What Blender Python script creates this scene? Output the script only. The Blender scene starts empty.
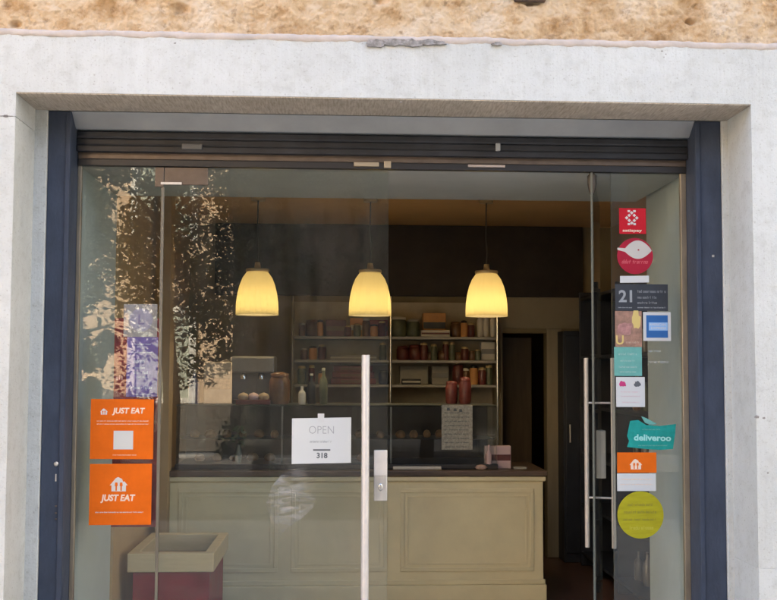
import bpy, bmesh, math, random
from mathutils import Matrix, Vector, noise
R = math.radians
rnd = random.Random(11)
sc = bpy.context.scene
col = sc.collection

# ------------------------------------------------------------------ camera
F, PITCH, YAW, ROLL, SH = 1000.0, R(3.2), R(2.7), R(0.22), 14.0
CAM = Vector((0.0, -5.0, 1.6))
ROT = Matrix.Rotation(-YAW, 3, 'Z') @ Matrix.Rotation(math.pi/2 + PITCH, 3, 'X') @ Matrix.Rotation(ROLL, 3, 'Z')
cd = bpy.data.cameras.new('camera'); cam = bpy.data.objects.new('camera', cd); col.objects.link(cam)
cam.matrix_world = Matrix.Translation(CAM) @ ROT.to_4x4()
cd.sensor_fit = 'HORIZONTAL'; cd.sensor_width = 36.0; cd.lens = F/777*36.0
cd.shift_y = SH/777; cd.clip_start = 0.05; cd.clip_end = 400
sc.camera = cam

def at(u, v, Y):
    """point on the plane y=Y seen at photo pixel (u, v) -- authoring measure"""
    d = ROT @ Vector(((u-388.5)/F, -(v-300-SH)/F, -1.0))
    t = (Y - CAM.y)/d.y
    return CAM + d*t

# ------------------------------------------------------------------ materials
def mat(name, c, rough=0.6, metal=0.0, var=0.0, vscale=6.0, bump=0.0, bscale=40.0, spec=0.5, c2=None, stretch=None, emit=None, estr=0.0, trans=0.0):
    m = bpy.data.materials.new(name); m.use_nodes = True
    nt = m.node_tree; b = nt.nodes['Principled BSDF']
    b.inputs['Base Color'].default_value = (*c, 1); b.inputs['Roughness'].default_value = rough
    b.inputs['Metallic'].default_value = metal
    b.inputs['Specular IOR Level'].default_value = spec
    tc = nt.nodes.new('ShaderNodeTexCoord')
    src = tc.outputs['Object']
    if stretch:
        mp = nt.nodes.new('ShaderNodeMapping'); mp.inputs['Scale'].default_value = stretch
        nt.links.new(src, mp.inputs['Vector']); src = mp.outputs['Vector']
    if var > 0 or c2:
        n = nt.nodes.new('ShaderNodeTexNoise'); n.inputs['Scale'].default_value = vscale
        n.inputs['Detail'].default_value = 7; n.inputs['Roughness'].default_value = 0.62
        nt.links.new(src, n.inputs['Vector'])
        r = nt.nodes.new('ShaderNodeValToRGB'); r.color_ramp.elements[0].position = 0.36; r.color_ramp.elements[1].position = 0.64
        a = tuple(max(0, x*(1-var)) for x in c); z = c2 if c2 else tuple(min(1, x*(1+var)) for x in c)
        r.color_ramp.elements[0].color = (*a, 1); r.color_ramp.elements[1].color = (*z, 1)
        nt.links.new(n.outputs['Fac'], r.inputs['Fac']); nt.links.new(r.outputs['Color'], b.inputs['Base Color'])
        rr = nt.nodes.new('ShaderNodeMapRange'); rr.inputs['To Min'].default_value = max(0.02, rough-0.08); rr.inputs['To Max'].default_value = min(1, rough+0.08)
        nt.links.new(n.outputs['Fac'], rr.inputs['Value']); nt.links.new(rr.outputs['Result'], b.inputs['Roughness'])
    if bump > 0:
        n2 = nt.nodes.new('ShaderNodeTexNoise'); n2.inputs['Scale'].default_value = bscale; n2.inputs['Detail'].default_value = 6
        nt.links.new(src, n2.inputs['Vector'])
        bp = nt.nodes.new('ShaderNodeBump'); bp.inputs['Strength'].default_value = bump; bp.inputs['Distance'].default_value = 0.01
        nt.links.new(n2.outputs['Fac'], bp.inputs['Height']); nt.links.new(bp.outputs['Normal'], b.inputs['Normal'])
    if emit:
        b.inputs['Emission Color'].default_value = (*emit, 1); b.inputs['Emission Strength'].default_value = estr
    return m

def glass_mat(name, tint=(0.95, 0.965, 0.95), dust=0.012, f0=0.04):
    m = bpy.data.materials.new(name); m.use_nodes = True
    nt = m.node_tree; nt.nodes.clear()
    out = nt.nodes.new('ShaderNodeOutputMaterial')
    tr = nt.nodes.new('ShaderNodeBsdfTransparent'); tr.inputs['Color'].default_value = (*tint, 1)
    gl = nt.nodes.new('ShaderNodeBsdfGlossy'); gl.inputs['Roughness'].default_value = 0.0
    lw = nt.nodes.new('ShaderNodeLayerWeight'); lw.inputs['Blend'].default_value = 0.5
    pw = nt.nodes.new('ShaderNodeMath'); pw.operation = 'POWER'; pw.inputs[1].default_value = 5
    ma = nt.nodes.new('ShaderNodeMath'); ma.operation = 'MULTIPLY_ADD'; ma.inputs[1].default_value = 1-f0; ma.inputs[2].default_value = f0
    mx = nt.nodes.new('ShaderNodeMixShader')
    nt.links.new(lw.outputs['Facing'], pw.inputs[0]); nt.links.new(pw.outputs[0], ma.inputs[0])
    nt.links.new(ma.outputs[0], mx.inputs['Fac']); nt.links.new(tr.outputs[0], mx.inputs[1]); nt.links.new(gl.outputs[0], mx.inputs[2])
    df = nt.nodes.new('ShaderNodeBsdfDiffuse'); df.inputs['Color'].default_value = (0.75, 0.74, 0.7, 1)
    tc = nt.nodes.new('ShaderNodeTexCoord'); mp = nt.nodes.new('ShaderNodeMapping'); mp.inputs['Scale'].default_value = (3, 3, 0.8)
    nz = nt.nodes.new('ShaderNodeTexNoise'); nz.inputs['Scale'].default_value = 3.0; nz.inputs['Detail'].default_value = 8
    nt.links.new(tc.outputs['Object'], mp.inputs['Vector']); nt.links.new(mp.outputs['Vector'], nz.inputs['Vector'])
    mr = nt.nodes.new('ShaderNodeMapRange'); mr.inputs['From Min'].default_value = 0.35; mr.inputs['From Max'].default_value = 0.75
    mr.inputs['To Min'].default_value = dust*0.3; mr.inputs['To Max'].default_value = dust*1.8
    nt.links.new(nz.outputs['Fac'], mr.inputs['Value'])
    mx2 = nt.nodes.new('ShaderNodeMixShader')
    nt.links.new(mr.outputs['Result'], mx2.inputs['Fac']); nt.links.new(mx.outputs[0], mx2.inputs[1]); nt.links.new(df.outputs[0], mx2.inputs[2])
    nt.links.new(mx2.outputs[0], out.inputs['Surface'])
    return m

M = {}
M['glass'] = glass_mat('clear_glass', dust=0.010)
M['case_glass'] = glass_mat('display_glass', dust=0.004, f0=.022)
M['glass_edge'] = mat('polished_glass_edge', (0.09, 0.10, 0.085), 0.3)
M['steel'] = mat('brushed_steel', (0.62, 0.6, 0.57), 0.34, 0.75, var=0.1, vscale=30, stretch=(1, 1, 0.1))
M['pale_steel'] = mat('satin_pale_steel', (0.66, 0.62, 0.58), 0.45, 0.25, var=0.05, vscale=20)
M['bronze'] = mat('brown_anodised_metal', (0.13, 0.10, 0.078), 0.4, 0.4, var=0.15, vscale=14)
M['dark_bronze'] = mat('dark_bronze_rod', (0.10, 0.08, 0.06), 0.5, 0.3)
M['pale_gold'] = mat('pale_gold_metal', (0.40, 0.335, 0.24), 0.4, 0.2)
M['brass_strip'] = mat('aged_metal_channel', (0.42, 0.36, 0.27), 0.35, 0.7, var=0.2, vscale=9, stretch=(1, 1, 0.3))
M['blue'] = mat('blue_grey_painted_steel', (0.053, 0.067, 0.100), 0.45, 0.0, var=0.16, vscale=5, bump=0.15, bscale=45, stretch=(2, 2, 0.9), spec=.15)
M['grey_paint'] = mat('grey_painted_steel', (0.30, 0.32, 0.34), 0.5, var=0.08, vscale=4)
M['dark_shutter'] = mat('dark_blue_shutter_steel', (0.016, 0.018, 0.024), 0.5, 0.0, var=0.5, vscale=5, bump=0.2, bscale=30)
M['white_plaster'] = mat('white_plaster', (0.51, 0.575, 0.57), 0.75, var=0.05, vscale=2.5, bump=0.08, bscale=25)
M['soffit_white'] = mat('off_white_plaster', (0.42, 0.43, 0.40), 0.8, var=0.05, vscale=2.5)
M['brown_wall'] = mat('warm_brown_plaster', (0.46, 0.315, 0.16), 0.75, var=0.10, vscale=2.5, bump=0.1)
M['ceiling'] = mat('tan_ceiling_paint', (0.66, 0.42, 0.20), 0.8, var=0.06, vscale=1.5)
M['olive_wall'] = mat('olive_tan_wall', (0.27, 0.215, 0.12), 0.7, var=0.12, vscale=3)
M['dark_panel'] = mat('dark_brown_panel', (0.030, 0.021, 0.014), 0.55, var=0.3, vscale=4)
M['header'] = mat('beige_door_header', (0.34, 0.29, 0.2), 0.7, var=0.06, vscale=3)
M['frame_wood'] = mat('beige_door_casing', (0.34, 0.29, 0.20), 0.6, var=0.08, vscale=5, stretch=(4, 4, .4))
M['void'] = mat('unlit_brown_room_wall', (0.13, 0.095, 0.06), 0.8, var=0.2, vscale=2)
M['navy'] = mat('navy_painted_wood', (0.022, 0.026, 0.036), 0.5, var=0.2, vscale=4)
M['cream'] = mat('cream_painted_counter', (0.76, 0.67, 0.415), 0.5, var=0.07, vscale=2.2, bump=0.05, bscale=20)
M['dark_wood'] = mat('dark_wood_worktop', (0.09, 0.055, 0.033), 0.4, var=0.3, vscale=6, stretch=(0.4, 4, 4))
M['white_paper'] = mat('white_card', (0.56, 0.58, 0.575), 0.6)
M['speck_paper'] = mat('printed_notice_paper', (0.36, 0.34, 0.28), 0.7, var=0.25, vscale=60)
M['ink'] = mat('grey_ink', (0.10, 0.11, 0.12), 0.7)
M['pale_ink'] = mat('pale_grey_ink', (0.30, 0.32, 0.33), 0.7)
M['white_ink'] = mat('white_print', (0.62, 0.60, 0.58), 0.6)
M['peach_ink'] = mat('pale_peach_print', (0.78, 0.62, 0.50), 0.6)
M['orange'] = mat('orange_vinyl', (0.68, 0.13, 0.006), 0.55, var=0.06, vscale=10, spec=.15)
M['red'] = mat('red_vinyl', (0.50, 0.014, 0.026), 0.4, var=0.05, vscale=10, spec=.15)
M['crimson'] = mat('crimson_vinyl', (0.36, 0.018, 0.04), 0.4, var=0.06, vscale=10, spec=.15)
M['black_vinyl'] = mat('black_vinyl', (0.028, 0.032, 0.040), 0.45, var=0.1, vscale=12)
M['amblue'] = mat('mid_blue_vinyl', (0.035, 0.13, 0.36), 0.4, spec=.15)
M['paleblue'] = mat('pale_blue_vinyl', (0.27, 0.46, 0.74), 0.4, spec=.15)
M['teal'] = mat('teal_vinyl', (0.018, 0.28, 0.25), 0.4, var=0.12, vscale=25, spec=.15)
M['teal_pale'] = mat('pale_teal_vinyl', (0.14, 0.38, 0.34), 0.45, var=0.08, vscale=25, spec=.15)
M['lime'] = mat('olive_yellow_vinyl', (0.36, 0.335, 0.016), 0.45, var=0.10, vscale=14, stretch=(0.6, 1, 4), spec=.15)
M['lime_dark'] = mat('dark_olive_print', (0.235, 0.215, 0.013), 0.5)
M['lime_pale'] = mat('pale_yellow_print', (0.42, 0.39, 0.035), 0.5)
M['magenta'] = mat('magenta_print', (0.5, 0.03, 0.16), 0.5)
M['photo_brown'] = mat('brown_pink_photo_print', (0.20, 0.12, 0.085), 0.5, c2=(0.42, 0.23, 0.16), vscale=22)
M['yellow_ink'] = mat('pale_yellow_ink', (0.62, 0.48, 0.16), 0.6)
M['purple'] = mat('violet_poster_paper', (0.135, 0.09, 0.30), 0.4, c2=(0.21, 0.16, 0.42), vscale=8, spec=.15)
M['poster_red'] = mat('dark_red_poster_paper', (0.19, 0.03, 0.035), 0.4, var=0.2, vscale=9, spec=.15)
M['poster_pale'] = mat('pale_lilac_poster_paper', (0.34, 0.31, 0.33), 0.4, var=0.12, vscale=14)
M['poster_logo'] = mat('lilac_ink', (0.24, 0.2, 0.36), 0.5)
M['bin_red'] = mat('dark_red_plastic', (0.23, 0.012, 0.03), 0.45, var=0.2, vscale=5, spec=.15)
M['bin_rim'] = mat('cream_wood_rim', (0.60, 0.50, 0.31), 0.5, var=0.08, vscale=8, stretch=(.5, 3, 3))
M['dark_grey'] = mat('dark_grey_lining', (0.10, 0.09, 0.07), 0.8, var=0.3, vscale=12)
M['chrome'] = mat('polished_chrome', (0.75, 0.73, 0.7), 0.18, 0.9)
M['shelf_steel'] = mat('grey_wire_shelf', (0.30, 0.28, 0.25), 0.4, 0.5, var=0.1)
M['jar_green'] = mat('grey_green_ceramic', (0.11, 0.12, 0.07), 0.4, var=0.2, vscale=15)
M['cereal'] = mat('amber_box_card', (0.62, 0.30, 0.10), 0.6, var=0.1, vscale=12)
M['maroon'] = mat('maroon_tin', (0.12, 0.025, 0.02), 0.4, var=0.25, vscale=15)
M['brown_jar'] = mat('brown_glazed_jar', (0.16, 0.075, 0.03), 0.3, var=0.3, vscale=12)
M['white_ceramic'] = mat('white_ceramic', (0.62, 0.58, 0.5), 0.35)
M['grey_box'] = mat('light_grey_card', (0.34, 0.32, 0.28), 0.6, var=0.1)
M['dark_box'] = mat('black_plastic', (0.022, 0.02, 0.02), 0.4)
M['beige_box'] = mat('beige_menu_card', (0.42, 0.35, 0.25), 0.7, var=0.12, vscale=18)
M['machine'] = mat('grey_machine_metal', (0.20, 0.19, 0.175), 0.4, 0.4, var=0.1)
M['pastry'] = mat('baked_pastry_crust', (0.22, 0.11, 0.04), 0.6, var=0.3, vscale=30, bump=0.3)
M['pink'] = mat('pale_pink_card', (0.60, 0.42, 0.40), 0.6)
M['iron'] = mat('dark_rusty_iron', (.035, .028, .024), .7, c2=(.09, .05, .03), vscale=20, bump=.4)
M['floor'] = mat('red_brown_floor_tile', (0.13, 0.07, 0.05), 0.35, var=0.2, vscale=3)
M['wire'] = mat('dark_lamp_cable', (0.05, 0.04, 0.03), 0.5)
M['cap'] = mat('pale_brass_lamp_cap', (0.55, 0.42, 0.22), 0.4, 0.2)
M['asphalt'] = mat('worn_pale_asphalt', (0.13, 0.13, 0.128), 0.9, var=0.25, vscale=3, bump=0.3)
M['paving'] = mat('pale_stone_paving', (0.50, 0.475, 0.42), 0.8, var=0.2, vscale=2.5, bump=0.2)
M['kerb'] = mat('pale_granite_kerb', (0.48, 0.47, 0.45), 0.8, var=0.15)
M['bark'] = mat('grey_brown_bark', (0.09, 0.07, 0.05), 0.9, var=0.3, vscale=10, bump=0.6)
M['leaf'] = mat('dark_green_leaf', (0.032, 0.055, 0.018), 0.6, c2=(0.075, 0.10, 0.035), vscale=3)
M['ochre'] = mat('ochre_facade_render', (0.52, 0.37, 0.235), 0.85, var=0.12, vscale=0.8)
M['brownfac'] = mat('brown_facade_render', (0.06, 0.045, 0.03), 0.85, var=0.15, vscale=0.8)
M['trimstone'] = mat('pale_window_stone', (0.62, 0.58, 0.5), 0.8, var=0.08)
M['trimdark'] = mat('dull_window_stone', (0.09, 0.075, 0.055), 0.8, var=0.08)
M['louvre'] = mat('faded_green_shutter', (.34, .36, .28), .7, var=.15, vscale=3, stretch=(.3, 1, 12))
M['winglass'] = mat('dark_window_pane', (0.02, 0.025, 0.03), 0.1)
M['carwhite'] = mat('pale_car_paint', (0.42, 0.38, 0.32), 0.45)
M['tyre'] = mat('black_rubber', (0.02, 0.02, 0.02), 0.8)
M['lampglass'] = mat('headlamp_glass', (0.3, 0.3, 0.3), 0.5)

# pendant shade: translucent opal glass lit from the bulb within
def shade_mat():
    m = bpy.data.materials.new('opal_lamp_glass'); m.use_nodes = True
    nt = m.node_tree; nt.nodes.clear(); out = nt.nodes.new('ShaderNodeOutputMaterial')
    t = nt.nodes.new('ShaderNodeBsdfTranslucent'); t.inputs['Color'].default_value = (0.47, 0.425, 0.275, 1)
    d = nt.nodes.new('ShaderNodeBsdfDiffuse'); d.inputs['Color'].default_value = (0.6, 0.53, 0.38, 1)
    mx = nt.nodes.new('ShaderNodeMixShader'); mx.inputs['Fac'].default_value = 0.25
    e = nt.nodes.new('ShaderNodeEmission'); e.inputs['Color'].default_value = (1.0, 0.70, 0.28, 1); e.inputs['Strength'].default_value = 0.022
    ad = nt.nodes.new('ShaderNodeAddShader')
    nt.links.new(t.outputs[0], mx.inputs[1]); nt.links.new(d.outputs[0], mx.inputs[2])
    nt.links.new(mx.outputs[0], ad.inputs[0]); nt.links.new(e.outputs[0], ad.inputs[1]); nt.links.new(ad.outputs[0], out.inputs['Surface'])
    return m
M['shade'] = shade_mat()

def stone_mat(name, base, dark, streak=True, dirt=0.0):
    m = bpy.data.materials.new(name); m.use_nodes = True
    nt = m.node_tree; b = nt.nodes['Principled BSDF']; b.inputs['Roughness'].default_value = 0.75
    tc = nt.nodes.new('ShaderNodeTexCoord'); O = tc.outputs['Object']
    def nz(scale, det=8, stretch=None, rough=0.6):
        v = O
        if stretch:
            mp = nt.nodes.new('ShaderNodeMapping'); mp.inputs['Scale'].default_value = stretch; nt.links.new(O, mp.inputs['Vector']); v = mp.outputs['Vector']
        n = nt.nodes.new('ShaderNodeTexNoise'); n.inputs['Scale'].default_value = scale; n.inputs['Detail'].default_value = det; n.inputs['Roughness'].default_value = rough
        nt.links.new(v, n.inputs['Vector']); return n.outputs['Fac']
    def ramp(f, p0, p1, c0, c1):
        r = nt.nodes.new('ShaderNodeValToRGB'); r.color_ramp.elements[0].position = p0; r.color_ramp.elements[1].position = p1
        r.color_ramp.elements[0].color = (*c0, 1); r.color_ramp.elements[1].color = (*c1, 1); nt.links.new(f, r.inputs['Fac']); return r.outputs['Color']
    def mul(a, c, fac=1.0):
        x = nt.nodes.new('ShaderNodeMix'); x.data_type = 'RGBA'; x.blend_type = 'MULTIPLY'; x.inputs['Factor'].default_value = fac
        nt.links.new(a, x.inputs['A']); nt.links.new(c, x.inputs['B']); return x.outputs['Result']
    c = ramp(nz(3.0), 0.35, 0.62, dark, base)
    c = mul(c, ramp(nz(19, 8), 0.28, 0.50, (0.88, 0.875, 0.86), (1, 1, 1)))
    c = mul(c, ramp(nz(90, 4), 0.28, 0.42, (0.66, 0.64, 0.61), (1, 1, 1)), 0.9)
    st = nz(11, 6, (3.0, 1, 0.10))
    if streak: c = mul(c, ramp(st, 0.33, 0.55, (0.965, 0.96, 0.955), (1, 1, 1)))
    if dirt: c = mul(c, ramp(nz(55, 6, (2.0, 0.2, 0.2)), 0.36, 0.62, (0.55, 0.5, 0.44), (1, 1, 1)), dirt)
    nt.links.new(c, b.inputs['Base Color'])
    bp = nt.nodes.new('ShaderNodeBump'); bp.inputs['Strength'].default_value = 0.5; bp.inputs['Distance'].default_value = 0.005
    ad = nt.nodes.new('ShaderNodeMath'); ad.operation = 'ADD'
    nt.links.new(nz(70, 8), ad.inputs[0]); nt.links.new(st, ad.inputs[1]); nt.links.new(ad.outputs[0], bp.inputs['Height'])
    nt.links.new(bp.outputs['Normal'], b.inputs['Normal'])
    return m
M['stone'] = stone_mat('white_tooled_stone', (0.565, 0.585, 0.575), (0.51, 0.528, 0.515))
M['stone_under'] = stone_mat('weathered_stone_underside', (0.60, 0.54, 0.46), (0.50, 0.445, 0.37), streak=False, dirt=.7)
M['mortar'] = mat('grey_crumbled_mortar', (0.16, 0.15, 0.14), 0.9, c2=(0.36, 0.34, 0.33), vscale=40, bump=0.8, bscale=60)
M['pinkmortar'] = mat('pale_pinkish_mortar', (0.50, 0.44, 0.40), 0.85, var=0.10, vscale=12, bump=0.4)

def plaster_mat():
    m = bpy.data.materials.new('rough_peeling_ochre_plaster'); m.use_nodes = True
    nt = m.node_tree; b = nt.nodes['Principled BSDF']; b.inputs['Roughness'].default_value = 0.9; b.inputs['Specular IOR Level'].default_value = 0.2
    tc = nt.nodes.new('ShaderNodeTexCoord')
    def nz(s, det=8):
        n = nt.nodes.new('ShaderNodeTexNoise'); n.inputs['Scale'].default_value = s; n.inputs['Detail'].default_value = det; n.inputs['Roughness'].default_value = 0.65
        nt.links.new(tc.outputs['Object'], n.inputs['Vector']); return n.outputs['Fac']
    r = nt.nodes.new('ShaderNodeValToRGB'); e = r.color_ramp.elements
    e[0].position = 0.36; e[0].color = (0.42, 0.26, 0.125, 1); e[1].position = 0.66; e[1].color = (0.66, 0.545, 0.41, 1)
    k = r.color_ramp.elements.new(0.48); k.color = (0.60, 0.44, 0.275, 1)
    nt.links.new(nz(4.5), r.inputs['Fac'])
    r2 = nt.nodes.new('ShaderNodeValToRGB'); r2.color_ramp.elements[0].position = 0.30; r2.color_ramp.elements[0].color = (0.42, 0.36, 0.32, 1); r2.color_ramp.elements[1].position = 0.44; r2.color_ramp.elements[1].color = (1, 1, 1, 1)
    nt.links.new(nz(17), r2.inputs['Fac'])
    x = nt.nodes.new('ShaderNodeMix'); x.data_type = 'RGBA'; x.blend_type = 'MULTIPLY'; x.inputs['Factor'].default_value = 0.75
    nt.links.new(r.outputs['Color'], x.inputs['A']); nt.links.new(r2.outputs['Color'], x.inputs['B']); nt.links.new(x.outputs['Result'], b.inputs['Base Color'])
    bp = nt.nodes.new('ShaderNodeBump'); bp.inputs['Strength'].default_value = 0.9; bp.inputs['Distance'].default_value = 0.008
    nt.links.new(nz(60), bp.inputs['Height']); nt.links.new(bp.outputs['Normal'], b.inputs['Normal'])
    return m
M['plaster'] = plaster_mat()

def streaks_mat():  # semi-transparent whitish streaks, fading towards the outline
    m = bpy.data.materials.new('faint_white_streaks'); m.use_nodes = True
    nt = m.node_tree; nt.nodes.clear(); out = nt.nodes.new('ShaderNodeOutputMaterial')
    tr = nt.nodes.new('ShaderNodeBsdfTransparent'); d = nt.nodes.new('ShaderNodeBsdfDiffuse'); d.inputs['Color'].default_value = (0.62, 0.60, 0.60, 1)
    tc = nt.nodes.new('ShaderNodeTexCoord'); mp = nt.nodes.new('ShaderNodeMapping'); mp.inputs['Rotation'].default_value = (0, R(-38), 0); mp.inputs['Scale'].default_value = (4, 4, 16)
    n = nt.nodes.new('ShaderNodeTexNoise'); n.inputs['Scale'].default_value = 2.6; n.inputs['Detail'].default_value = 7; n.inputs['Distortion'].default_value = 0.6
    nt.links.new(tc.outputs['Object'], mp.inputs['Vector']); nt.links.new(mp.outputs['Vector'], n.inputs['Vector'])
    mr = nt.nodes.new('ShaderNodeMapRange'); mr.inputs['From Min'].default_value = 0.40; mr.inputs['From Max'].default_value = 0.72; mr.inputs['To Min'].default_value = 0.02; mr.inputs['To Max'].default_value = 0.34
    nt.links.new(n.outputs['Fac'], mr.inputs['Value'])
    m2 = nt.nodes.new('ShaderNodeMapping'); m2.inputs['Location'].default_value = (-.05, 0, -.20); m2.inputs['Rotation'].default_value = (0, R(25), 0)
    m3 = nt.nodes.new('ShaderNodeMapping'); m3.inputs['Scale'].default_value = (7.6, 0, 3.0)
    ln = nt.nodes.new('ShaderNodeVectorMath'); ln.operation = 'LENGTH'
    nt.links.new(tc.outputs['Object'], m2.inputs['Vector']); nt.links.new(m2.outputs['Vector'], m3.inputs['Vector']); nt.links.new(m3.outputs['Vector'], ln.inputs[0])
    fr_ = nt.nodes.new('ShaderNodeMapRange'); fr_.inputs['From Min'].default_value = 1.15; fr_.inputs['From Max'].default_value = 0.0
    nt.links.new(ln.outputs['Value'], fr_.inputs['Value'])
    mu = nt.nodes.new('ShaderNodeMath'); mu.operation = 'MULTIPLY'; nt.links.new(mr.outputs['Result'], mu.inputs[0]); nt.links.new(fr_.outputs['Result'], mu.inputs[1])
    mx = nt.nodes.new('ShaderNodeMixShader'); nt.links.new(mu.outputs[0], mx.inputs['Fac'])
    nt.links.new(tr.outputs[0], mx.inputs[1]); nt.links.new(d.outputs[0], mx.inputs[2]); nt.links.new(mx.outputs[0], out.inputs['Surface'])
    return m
M['streaks'] = streaks_mat()

# ------------------------------------------------------------------ object helpers
WL = {}
def tag(o, label=None, cat=None, group=None, kind=None):
    if label: o['label'] = label
    if cat: o['category'] = cat
    if group: o['group'] = group
    if kind: o['kind'] = kind
    return o
def empty(name, loc, label=None, cat=None, group=None):
    o = bpy.data.objects.new(name, None); col.objects.link(o); o.location = loc; o.empty_display_size = 0.1
    WL[o] = Vector(loc); return tag(o, label, cat, group)

class MB:
    def __init__(s): s.v = []; s.f = []; s.mi = []; s.sm = []
    def add(s, vs, fs, mi=0, smooth=False):
        n = len(s.v); s.v += [Vector(v) for v in vs]
        for k, f in enumerate(fs):
            s.f.append([n+i for i in f]); s.mi.append(mi if isinstance(mi, int) else mi[k]); s.sm.append(smooth)
        return s
    def bmadd(s, bm, mi=0, smooth=False):
        bm.verts.index_update()
        s.add([v.co.copy() for v in bm.verts], [[v.index for v in f.verts] for f in bm.faces], mi, smooth); bm.free(); return s
    def box(s, x0, x1, y0, y1, z0, z1, bev=0.0, mi=0, seg=2):
        vs = [(x0,y0,z0),(x1,y0,z0),(x1,y1,z0),(x0,y1,z0),(x0,y0,z1),(x1,y0,z1),(x1,y1,z1),(x0,y1,z1)]
        fs = [(3,2,1,0),(4,5,6,7),(0,1,5,4),(1,2,6,5),(2,3,7,6),(3,0,4,7)]
        if bev <= 0: return s.add(vs, fs, mi)
        bm = bmesh.new(); bv = [bm.verts.new(v) for v in vs]
        for f in fs: bm.faces.new([bv[i] for i in f])
        bmesh.ops.bevel(bm, geom=bm.edges[:], offset=min(bev, (x1-x0)*.45, (y1-y0)*.45, (z1-z0)*.45), segments=seg, profile=0.5, affect='EDGES')
        return s.bmadd(bm, mi)
    def glass(s, x0, x1, y0, y1, z0, z1):
        vs = [(x0,y0,z0),(x1,y0,z0),(x1,y1,z0),(x0,y1,z0),(x0,y0,z1),(x1,y0,z1),(x1,y1,z1),(x0,y1,z1)]
        fs = [(3,2,1,0),(4,5,6,7),(0,1,5,4),(1,2,6,5),(2,3,7,6),(3,0,4,7)]
        return s.add(vs, fs, [1,1,0,1,0,1])
    def prism(s, pts, y0, y1, mi=0, bev=0.0):
        """outline [(x,z)...] extruded between y0 (front) and y1"""
        a = sum(pts[i][0]*pts[(i+1) % len(pts)][1]-pts[(i+1) % len(pts)][0]*pts[i][1] for i in range(len(pts)))
        if a < 0: pts = pts[::-1]
        n = len(pts); vs = [(p[0], y0, p[1]) for p in pts] + [(p[0], y1, p[1]) for p in pts]
        fs = [list(range(n)), list(range(2*n-1, n-1, -1))] + [(i, i+n, (i+1) % n+n, (i+1) % n) for i in range(n)]
        return s.add(vs, fs, mi)
    def tube(s, pts, r, seg=12, r2=None, smooth=True):
        pts = [Vector(p) for p in pts]; n = len(pts); rings = []
        for i, p in enumerate(pts):
            d = (pts[min(i+1, n-1)]-pts[max(i-1, 0)]).normalized()
            u = d.cross(Vector((0, 0, 1)) if abs(d.z) < .9 else Vector((1, 0, 0))).normalized(); w = d.cross(u)
            rr = r if r2 is None else r+(r2-r)*i/(n-1)
            rings.append([p+u*rr*math.cos(2*math.pi*k/seg)+w*rr*math.sin(2*math.pi*k/seg) for k in range(seg)])
        vs = [v for q in rings for v in q]
        fs = [(i*seg+k, i*seg+(k+1) % seg, (i+1)*seg+(k+1) % seg, (i+1)*seg+k) for i in range(n-1) for k in range(seg)]
        s.add(vs, fs, 0, smooth)
        s.add(rings[0], [list(range(seg))[::-1]]); s.add(rings[-1], [list(range(seg))]); return s
    def lathe(s, prof, c, seg=28, smooth=True, close=True):
        n = len(prof); vs = [(c[0]+r*math.cos(2*math.pi*k/seg), c[1]+r*math.sin(2*math.pi*k/seg), c[2]+z) for r, z in prof for k in range(seg)]
        fs = [(i*seg+k, i*seg+(k+1) % seg, (i+1)*seg+(k+1) % seg, (i+1)*seg+k) for i in range(n-1) for k in range(seg)]
        s.add(vs, fs, 0, smooth)
        if close:
            m = len(vs)
            s.add(vs[:seg], [list(range(seg))[::-1]]); s.add(vs[m-seg:], [list(range(seg))])
        return s
    def build(s, name, mats, parent=None, loc=None, label=None, cat=None, group=None, kind=None):
        if not isinstance(mats, (list, tuple)): mats = [mats]
        xs = [v.x for v in s.v]; ys = [v.y for v in s.v]; zs = [v.z for v in s.v]
        if loc is None: loc = Vector(((min(xs)+max(xs))/2, (min(ys)+max(ys))/2, min(zs)))
        loc = Vector(loc)
        me = bpy.data.meshes.new(name); me.from_pydata([v-loc for v in s.v], [], s.f)
        for m in mats: me.materials.append(m)
        for p, i, sm in zip(me.polygons, s.mi, s.sm): p.material_index = i; p.use_smooth = sm
        me.update()
        o = bpy.data.objects.new(name, me); col.objects.link(o); WL[o] = loc
        if parent: o.parent = parent; o.location = loc - WL[parent]
        else: o.location = loc
        return tag(o, label, cat, group, kind)

def text(name, s, c, h, m, parent, Y, width=None, rot=0.0, bold=0.0, shear=0.0, align='CENTER'):
    """lettering on a vertical face at y=Y facing the street: c=(x,z) centre, h=cap height"""
    cu = bpy.data.curves.new(name, 'FONT'); cu.body = s; cu.size = h*1.4; cu.align_x = align; cu.align_y = 'CENTER'; cu.extrude = 0.0004
    cu.offset = bold; cu.shear = shear; cu.resolution_u = 3
    t = bpy.data.objects.new('tmp', cu); col.objects.link(t)
    dg = bpy.context.evaluated_depsgraph_get(); me = bpy.data.meshes.new_from_object(t.evaluated_get(dg))
    bpy.data.objects.remove(t)
    xs = [v.co.x for v in me.vertices]; w = max(xs)-min(xs); k = (width/w) if width else 1.0
    ca, sa = math.cos(rot), math.sin(rot)
    b = MB(); vs = []
    for v in me.vertices:
        x, z = v.co.x*k, v.co.y
        vs.append((c[0]+x*ca-z*sa, Y-v.co.z, c[1]+x*sa+z*ca))
    b.add(vs, [list(p.vertices) for p in me.polygons])
    bpy.data.meshes.remove(me)
    return b.build(name, m, parent)

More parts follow.
